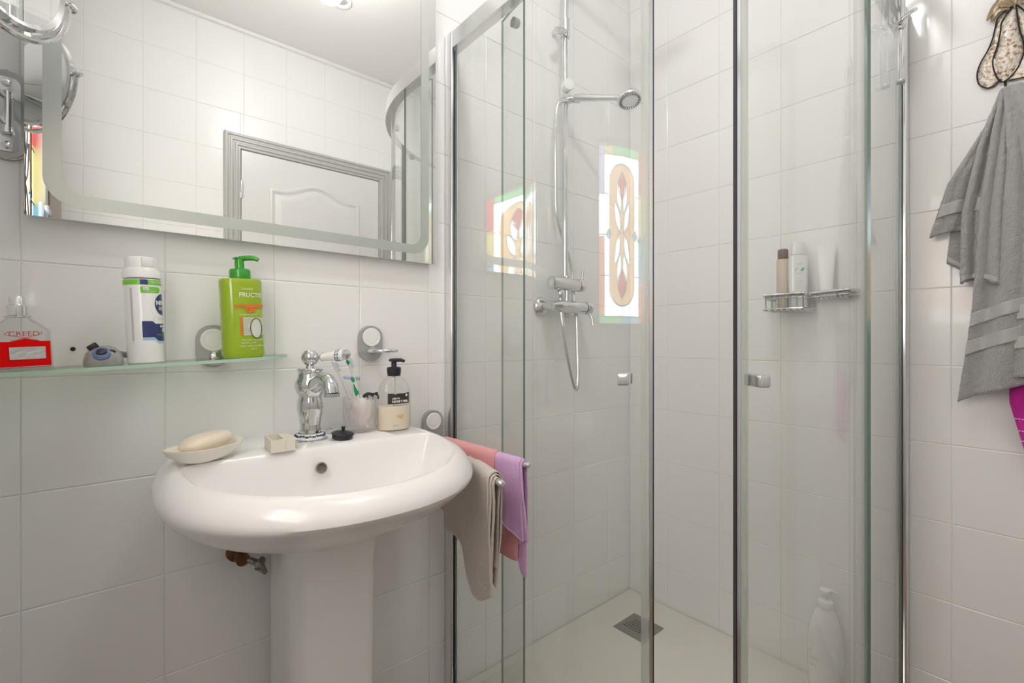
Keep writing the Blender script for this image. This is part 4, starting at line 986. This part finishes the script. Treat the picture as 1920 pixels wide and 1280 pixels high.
bm = B(); oval_body(bm, [(.92, 0), (1, .003), (1, .148), (.96, .152), (.4, .153)], .0185, .0165, 2.4); obj('bottle', bm, mat('beige_bottle', (.66, .58, .49), .3, noise=.03, coat=.3), t)
bm = B(); lathe(bm, [(.0135, .153), (.0145, .155), (.0145, .180), (.012, .183), (0, .1832)], n=24, cap=False); obj('cap', bm, mat('maroon_cap', (.16, .08, .09), .2, coat=.4, noise=.05), t)
t = thing('toiletry_bottle', 'white flat shampoo bottle with green leaf print in the wire caddy', 'bottle', (1.562, .520, 1.1362), (0, 0, radians(-58)))
bm = B(); oval_body(bm, [(.84, 0), (.90, .004), (.92, .02), (1.0, .12), (1.0, .148), (.93, .158), (.6, .161)], .026, .017, 3.0); obj('bottle', bm, WC, t)
bm = B(); oval_body(bm, [(.98, .161), (1, .163), (.96, .192), (.9, .196), (.3, .1965)], .018, .013, 2.6); obj('cap', bm, M_WHITEP, t)
f = wrap(.0262, .0172, 3, .0012)
put_text('lettering', 'baby', .009, GP, f, -.008, .132, t); put_text('lettering', 'sensitive', .0055, GP, f, -.010, .104, t)
for k in range(4): put_text('lettering', ['champu', 'gel suave', 'sin jabon', 'pelo y piel'][k], .005, GP, f, -.009, .082 - .007 * k, t)
put_text('lettering', '300 ml', .005, GP, f, -.008, .040, t)
patch('leaf_print', [(.002, .110), (.006, .119), (.013, .121), (.010, .112)], mat('leaf_green', (.15, .5, .25), .4, noise=.05), f, t, 6)
patch('leaf_print', [(-.013, .112), (-.009, .119), (-.004, .120), (-.008, .113)], GP, f, t, 6)
t = thing('cream_tube', 'white cream tube leaning against the tiles at the right of the caddy', 'tube', (1.580, .452, 1.1665), (radians(0), radians(6), radians(20)))
bm = B(); rs = []
for k in range(9):
    q = k / 8; a_ = .017 + .008 * q; b_ = .016 * (1 - q) + .0008; rs.append((a_, b_, .018 + .135 * q))
prev = None
for a_, b_, z in rs:
    ring = [bm.verts.new((b_ * cos(2 * pi * k / 24), a_ * sin(2 * pi * k / 24), z)) for k in range(24)]
    if prev:
        for k in range(24): bm.faces.new((prev[k], prev[(k + 1) % 24], ring[(k + 1) % 24], ring[k]))
    else: bm.faces.new(ring[::-1])
    prev = ring
bm.faces.new(prev); obj('tube_body', bm, M_WHITEP, t)
bm = B(); lathe(bm, [(.0155, 0), (.0160, .002), (.0160, .017), (.0150, .018)], n=24); obj('cap', bm, mat('pale_grey_cap', (.62, .66, .65), .3, noise=.03), t)
# pump bottle on the tray
t = thing('body_wash_bottle', 'tall white pump bottle standing on the shower tray', 'bottle', (1.562, .449, TZ + .0003), (0, 0, radians(-60)))
bm = B(); oval_body(bm, [(.80, 0), (.88, .004), (.93, .03), (1.0, .10), (1.0, .14), (.93, .18), (.78, .215), (.58, .238), (.46, .246), (.44, .250)], .045, .030, 2.3); obj('bottle', bm, WC, t)
bm = B(); lathe(bm, [(.019, .250), (.0195, .252), (.0195, .266), (.018, .268), (.007, .269), (.0055, .270), (.0055, .290), (.004, .290)], n=28); obj('pump_collar', bm, M_WHITEP, t)
bm = B(); lathe(bm, [(.013, .289), (.0145, .291), (.014, .299), (.010, .302), (0, .3025)], n=24, cap=False); tube(bm, [(0, 0, .296), (.015, 0, .297), (.030, 0, .292)], [.006, .0055, .004], 10); obj('pump_head', bm, M_WHITEP, t)
f = wrap(.045, .030, 2.3, .0012, )
for k in range(3): put_text('lettering', ['gel', 'crema', 'avena'][k], .010, GP, f, -.05, .13 - .02 * k, t)

# ------------------------------------------------------------------ squeegee hung over the enclosure rail
t = thing('squeegee', 'chrome squeegee hanging handle down from the enclosure rail', 'squeegee', (1.487, .262, 1.90))
def V3(x, y, z): return Vector((x, y, z)) - t.location
bm = B(); lathe(bm, [(.0095, 0), (.0105, .004), (.0105, .120), (.0085, .128), (.006, .131)], V3(1.487, .2655, 1.680), (0, 0, 1), 20); obj('grip', bm, M_CHROME, t)
bm = B(); lathe(bm, [(.004, -.004), (.009, -.002), (.009, .002)], V3(1.487, .2655, 1.678), n=16); obj('grip_end', bm, M_GREYP, t)
bm = B(); tube(bm, [V3(1.487, .2655, 1.81), V3(1.487, .2645, 1.83), V3(1.487, .2655, 1.96)], [.006, .008, .007], 14); obj('shaft', bm, M_CHROME, t)
bm = B(); pts = smooth_path([V3(1.50, .284, 1.85), V3(1.487, .281, 1.828), V3(1.470, .262, 1.822), V3(1.478, .246, 1.836), V3(1.50, .240, 1.85)], 5); tube(bm, pts, .0048, 10); obj('yoke', bm, M_CHROME, t)
bm = B(); tube(bm, smooth_path([V3(1.487, .2655, 1.93), V3(1.487, .262, 1.99), V3(1.487, .278, 2.0), V3(1.487, .300, 1.985), V3(1.487, .312, 1.93)], 4), .005, 10); obj('hook', bm, M_CHROME, t)
bm = B(); box(bm, V3(1.487, .250, 1.965), (.26, .016, .020), .003); obj('blade_holder', bm, M_CHROME2, t)
bm = B(); box(bm, V3(1.487, .247, 1.9785 + .012), (.26, .004, .022)); obj('rubber_blade', bm, M_DARK, t)
# ------------------------------------------------------------------ pear-shaped wall hook
t = thing('aubergine_hook', 'pear-shaped mother-of-pearl wall hook with black wire lobes and leaves', 'wall hook', (XR, .062, 1.75))
PE = mat('pearl_shell', (.68, .64, .56), .3, coat=.35, noise=.5, nscale=120, bump=1.0, bscale=110, col2=(.30, .12, .04), sharp=(.50, .66))
PE.node_tree.nodes['Principled BSDF'].inputs['Metallic'].default_value = .25
WI = mat('black_wire', (.03, .025, .025), .3, metal=.6, noise=.2)
LF = mat('gilded_leaf', (.42, .38, .28), .3, metal=.4, noise=.5, nscale=50, bump=.6, bscale=80, col2=(.28, .16, .07))
def yz(pts): return [(y - .062, z - 1.75) for y, z in pts]
left_o = [(.084, 1.826), (.106, 1.812), (.1115, 1.79), (.116, 1.766), (.124, 1.742), (.136, 1.718), (.1425, 1.694), (.1400, 1.668), (.127, 1.652), (.114, 1.652), (.104, 1.662)]
def shell(poly, x0, bulge, name, m, par, inner=3):
    P_ = [Vector((0, a, b)) for a, b in poly]; c = sum(P_, Vector()) / len(P_)
    bm = B(); rings = [[bm.verts.new((-x0, p.y, p.z)) for p in P_]]
    for q in range(1, inner + 1):
        k = 1 - q / (inner + .6); rings.append([bm.verts.new((-x0 - bulge * sqrt(1 - k * k) - .001, c.y + (p.y - c.y) * k, c.z + (p.z - c.z) * k)) for p in P_])
    for a, b in zip(rings, rings[1:]):
        for k in range(len(a)): bm.faces.new((a[k], a[(k + 1) % len(a)], b[(k + 1) % len(b)], b[k]))
    bm.faces.new(rings[-1]); bm.faces.new(rings[0][::-1]); return obj(name, fix(bm), m, par)
sm = lambda p, n=4: [(v.x, v.y) for v in smooth_path([(a, b, 0) for a, b in p], n)]
lo_r = [(.098, 1.652), (.090, 1.700)]
midL = [(.082, 1.826), (.100, 1.800), (.103, 1.775), (.108, 1.745), (.1155, 1.715), (.114, 1.690), (.108, 1.668), (.100, 1.655)]
midR = [(.0775, 1.826), (.0745, 1.79), (.071, 1.76), (.066, 1.735), (.065, 1.71), (.072, 1.685), (.084, 1.664), (.0985, 1.654)]
L1 = sm(left_o + [(.103, 1.660)]) + sm(midL, 4)[::-1][2:]
shell(yz(L1), .004, .006, 'pearl_lobe', PE, t)
shell(yz(sm(midL) + sm(midR)[::-1][1:-1]), .006, .009, 'pearl_lobe', PE, t)
mir = lambda pts: [(.1435 - y if False else 2 * .062 - y, z) for y, z in pts]
Rl = [(.0765, 1.826), (.060, 1.80), (.040, 1.78), (.022, 1.75), (.006, 1.715), (.004, 1.685), (.016, 1.662), (.040, 1.654), (.065, 1.652), (.090, 1.6545)]
shell(yz(sm(Rl) + sm(midR)[::-1][2:-1]), .004, .006, 'pearl_lobe', PE, t)
for pts in (left_o + [(.103, 1.660)], midL, midR, Rl):
    bm = B(); tube(bm, [(-.0075 - .003, a, b) for a, b in yz(sm(pts, 5))], .0015, 8); obj('wire_outline', bm, WI, t)
for (a0, a1, a2, wd) in (((.086, 1.826), (.104, 1.845), (.126, 1.812), .010), ((.084, 1.828), (.098, 1.852), (.112, 1.842), .009), ((.078, 1.830), (.082, 1.860), (.074, 1.885), .009), ((.074, 1.826), (.055, 1.845), (.036, 1.835), .010), ((.072, 1.824), (.050, 1.828), (.030, 1.808), .009), ((.088, 1.822), (.108, 1.828), (.118, 1.806), .008)):
    pl = smooth_path([(a0[0], a0[1], 0), (a1[0], a1[1], 0), (a2[0], a2[1], 0)], 5); lf, rt = [], []
    for i, p in enumerate(pl):
        d = (pl[min(i + 1, len(pl) - 1)] - pl[max(i - 1, 0)]).normalized(); ww_ = wd * sin(pi * min(max((i + .6) / len(pl), .03), .97)) * .9
        lf.append((p.x - d.y * ww_, p.y + d.x * ww_)); rt.append((p.x + d.y * ww_, p.y - d.x * ww_))
    shell(yz(lf + rt[::-1]), .012, .004, 'leaf', LF, t, 2)
bm = B(); tube(bm, [(-.001, .016 + .0, -.02), (-.012, .016, -.02)], .004, 8); obj('wall_pin', bm, WI, t)
bm = B(); tube(bm, smooth_path([(-.010, .033, -.094), (-.014, .0325, -.106), (-.020, .030, -.122), (-.032, .029, -.138), (-.046, .029, -.138), (-.053, .029, -.126)], 5), .0024, 8); obj('hook_wire', bm, WI, t)

# ------------------------------------------------------------------ grey bath towel on the hook
HK = Vector((1.585, .091, 1.615))
t = thing('bath_towel', 'thick grey terry bath towel hanging from the pear-shaped hook', 'towel', tuple(HK))
TG = mat('grey_terry', (.43, .43, .432), .95, bump=1.0, bscale=190, noise=.25, nscale=70, sheen=.5, bdetail=6)
TB = mat('grey_woven_band', (.50, .505, .50), .8, bump=.3, bscale=500, noise=.08, nscale=80)
def lerp_tab(tab, z):
    if z >= tab[0][0]: return tab[0][1:]
    for (a, b) in zip(tab, tab[1:]):
        if z >= b[0]:
            k = (a[0] - z) / (a[0] - b[0]); return tuple(p + (q - p) * k for p, q in zip(a[1:], b[1:]))
    return tab[-1][1:]
def drape(tab, hem, pleats, seed, nu=46, nv=90, z0=None, off=0.0, v0=0, v1=1, bm=None, fur=.0016):
    """tab rows: (z, y_left, y_right, x); hem(u) bottom height; pleats: (freq, amp, phase)"""
    zt = tab[0][0]
    def fn(i, j):
        j = v0 + (v1 - v0) * j
        zb = hem(i); z = zt + (zb - zt) * j
        yl, yr, x = lerp_tab(tab, z); k = min(1, (zt - z) / .18) ** .7
        y = yl + (yr - yl) * i
        dx = sum(1.7 * a * sin(f_ * i * 6.283 + ph + .6 * (zt - z) * 3) for f_, a, ph in pleats) * k
        dx += .007 * (1 - (2 * i - 1) ** 4) * k
        fr = fur * mn.noise(Vector((y * 260, z * 260, seed))) + fur * 1.2 * mn.noise(Vector((y * 110, z * 110, seed + 9)))
        dy = .0012 * mn.noise(Vector((z * 120, i * 3, seed)))
        ee = min(i, 1 - i) * 8
        return Vector((x - dx - fr - off + (.006 * (1 - min(ee, 1)) ** 2 if off == 0 else .006 * (1 - min(ee, 1)) ** 2), y + dy, z)) - HK
    bm = bm or B(); grid(bm, nu, nv, fn); return bm
def lay(tab, hem, pleats, seed, bands=(), th=.006):
    o = obj('terry_cloth', drape(tab, hem, pleats, seed), TG, t); solid(o, th)
    for v0, v1 in bands:
        b = obj('woven_band', drape(tab, hem, pleats, seed, nv=10, off=.0062, v0=v0, v1=v1, fur=.0002), TB, t); solid(b, .002)
# back left flap with its hem high up
lay([(1.617, .101, .086, 1.578), (1.55, .1245, .088, 1.584), (1.43, .190, .100, 1.590), (1.305, .225, .110, 1.594), (1.15, .222, .10, 1.594)], lambda u: 1.302 + .012 * u + .006 * sin(u * 5), [(1.3, .005, .5), (3.1, .002, 1)], 1, [(.76, .86)])
# inner flap under it
lay([(1.60, .10, .08, 1.590), (1.35, .185, .09, 1.604), (1.23, .196, .09, 1.606), (1.1, .19, .09, 1.606)], lambda u: 1.236 - .085 * u, [(1.4, .004, 2)], 2, [(.955, .985)])
# middle fold
lay([(1.619, .100, .080, 1.570), (1.50, .135, .070, 1.572), (1.35, .162, .070, 1.574), (1.20, .166, .07, 1.576), (1.1, .165, .07, 1.578)], lambda u: 1.178 + .01 * sin(u * 6), [(1.6, .007, 1.2), (3.3, .003, .2)], 3, [(.965, .99)])
# main long panel
lay([(1.620, .097, .070, 1.562), (1.52, .112, .035, 1.560), (1.35, .132, .010, 1.560), (1.20, .141, .0, 1.562), (1.09, .150, -.005, 1.564), (.98, .163, -.005, 1.566), (.89, .174, -.005, 1.568)], lambda u: .893 + .075 * u ** .8, [(1.5, .008, 2.4), (2.7, .004, .6)], 4, [(.708, .752), (.800, .846)])
# right part folded in front
lay([(1.618, .092, .066, 1.552), (1.50, .088, .0, 1.540), (1.30, .078, -.04, 1.538), (1.10, .080, -.06, 1.540), (.95, .096, -.06, 1.545)], lambda u: .955 + .03 * u, [(1.2, .006, 3.6), (2.2, .004, 1.6)], 5, [(.752, .80), (.86, .90)])
# magenta towel
t = thing('beach_towel', 'magenta towel with white dashed stripes behind the grey bath towel', 'towel', (1.600, .03, 1.30))
MG = mat('magenta_cotton', (.62, .015, .36), .9, bump=.5, bscale=300, noise=.12, nscale=20, sheen=.3)
def mfn(i, j, off=0):
    z = 1.30 - j * .56; yl = .087 if z > .90 else .087 - (.90 - z) * .22
    y = yl + (-.09 - yl) * i; zz = z + .10 * i * (j ** 3) * .3 - .05 * (i if i < .3 else .3) * j ** 6
    return Vector((1.596 - .006 * sin(i * 9) - off, y, zz)) - t.location
bm = B(); grid(bm, 30, 50, mfn); o = obj('cloth', bm, MG, t); solid(o, .004)
for z in (.862, .835, .812, .790, .765):
    bm = B(); jj = (1.30 - z) / .56
    for k in range(0, 60, 2):
        a = Vector(mfn(.002 + k / 62, jj - .018 * (1 - k / 62 * 3) if False else jj, .0035)); b = Vector(mfn(.002 + (k + 1.2) / 62, jj, .0035)); tube(bm, [a, b], .0011, 5)
    obj('white_stitching', bm, WT, t)
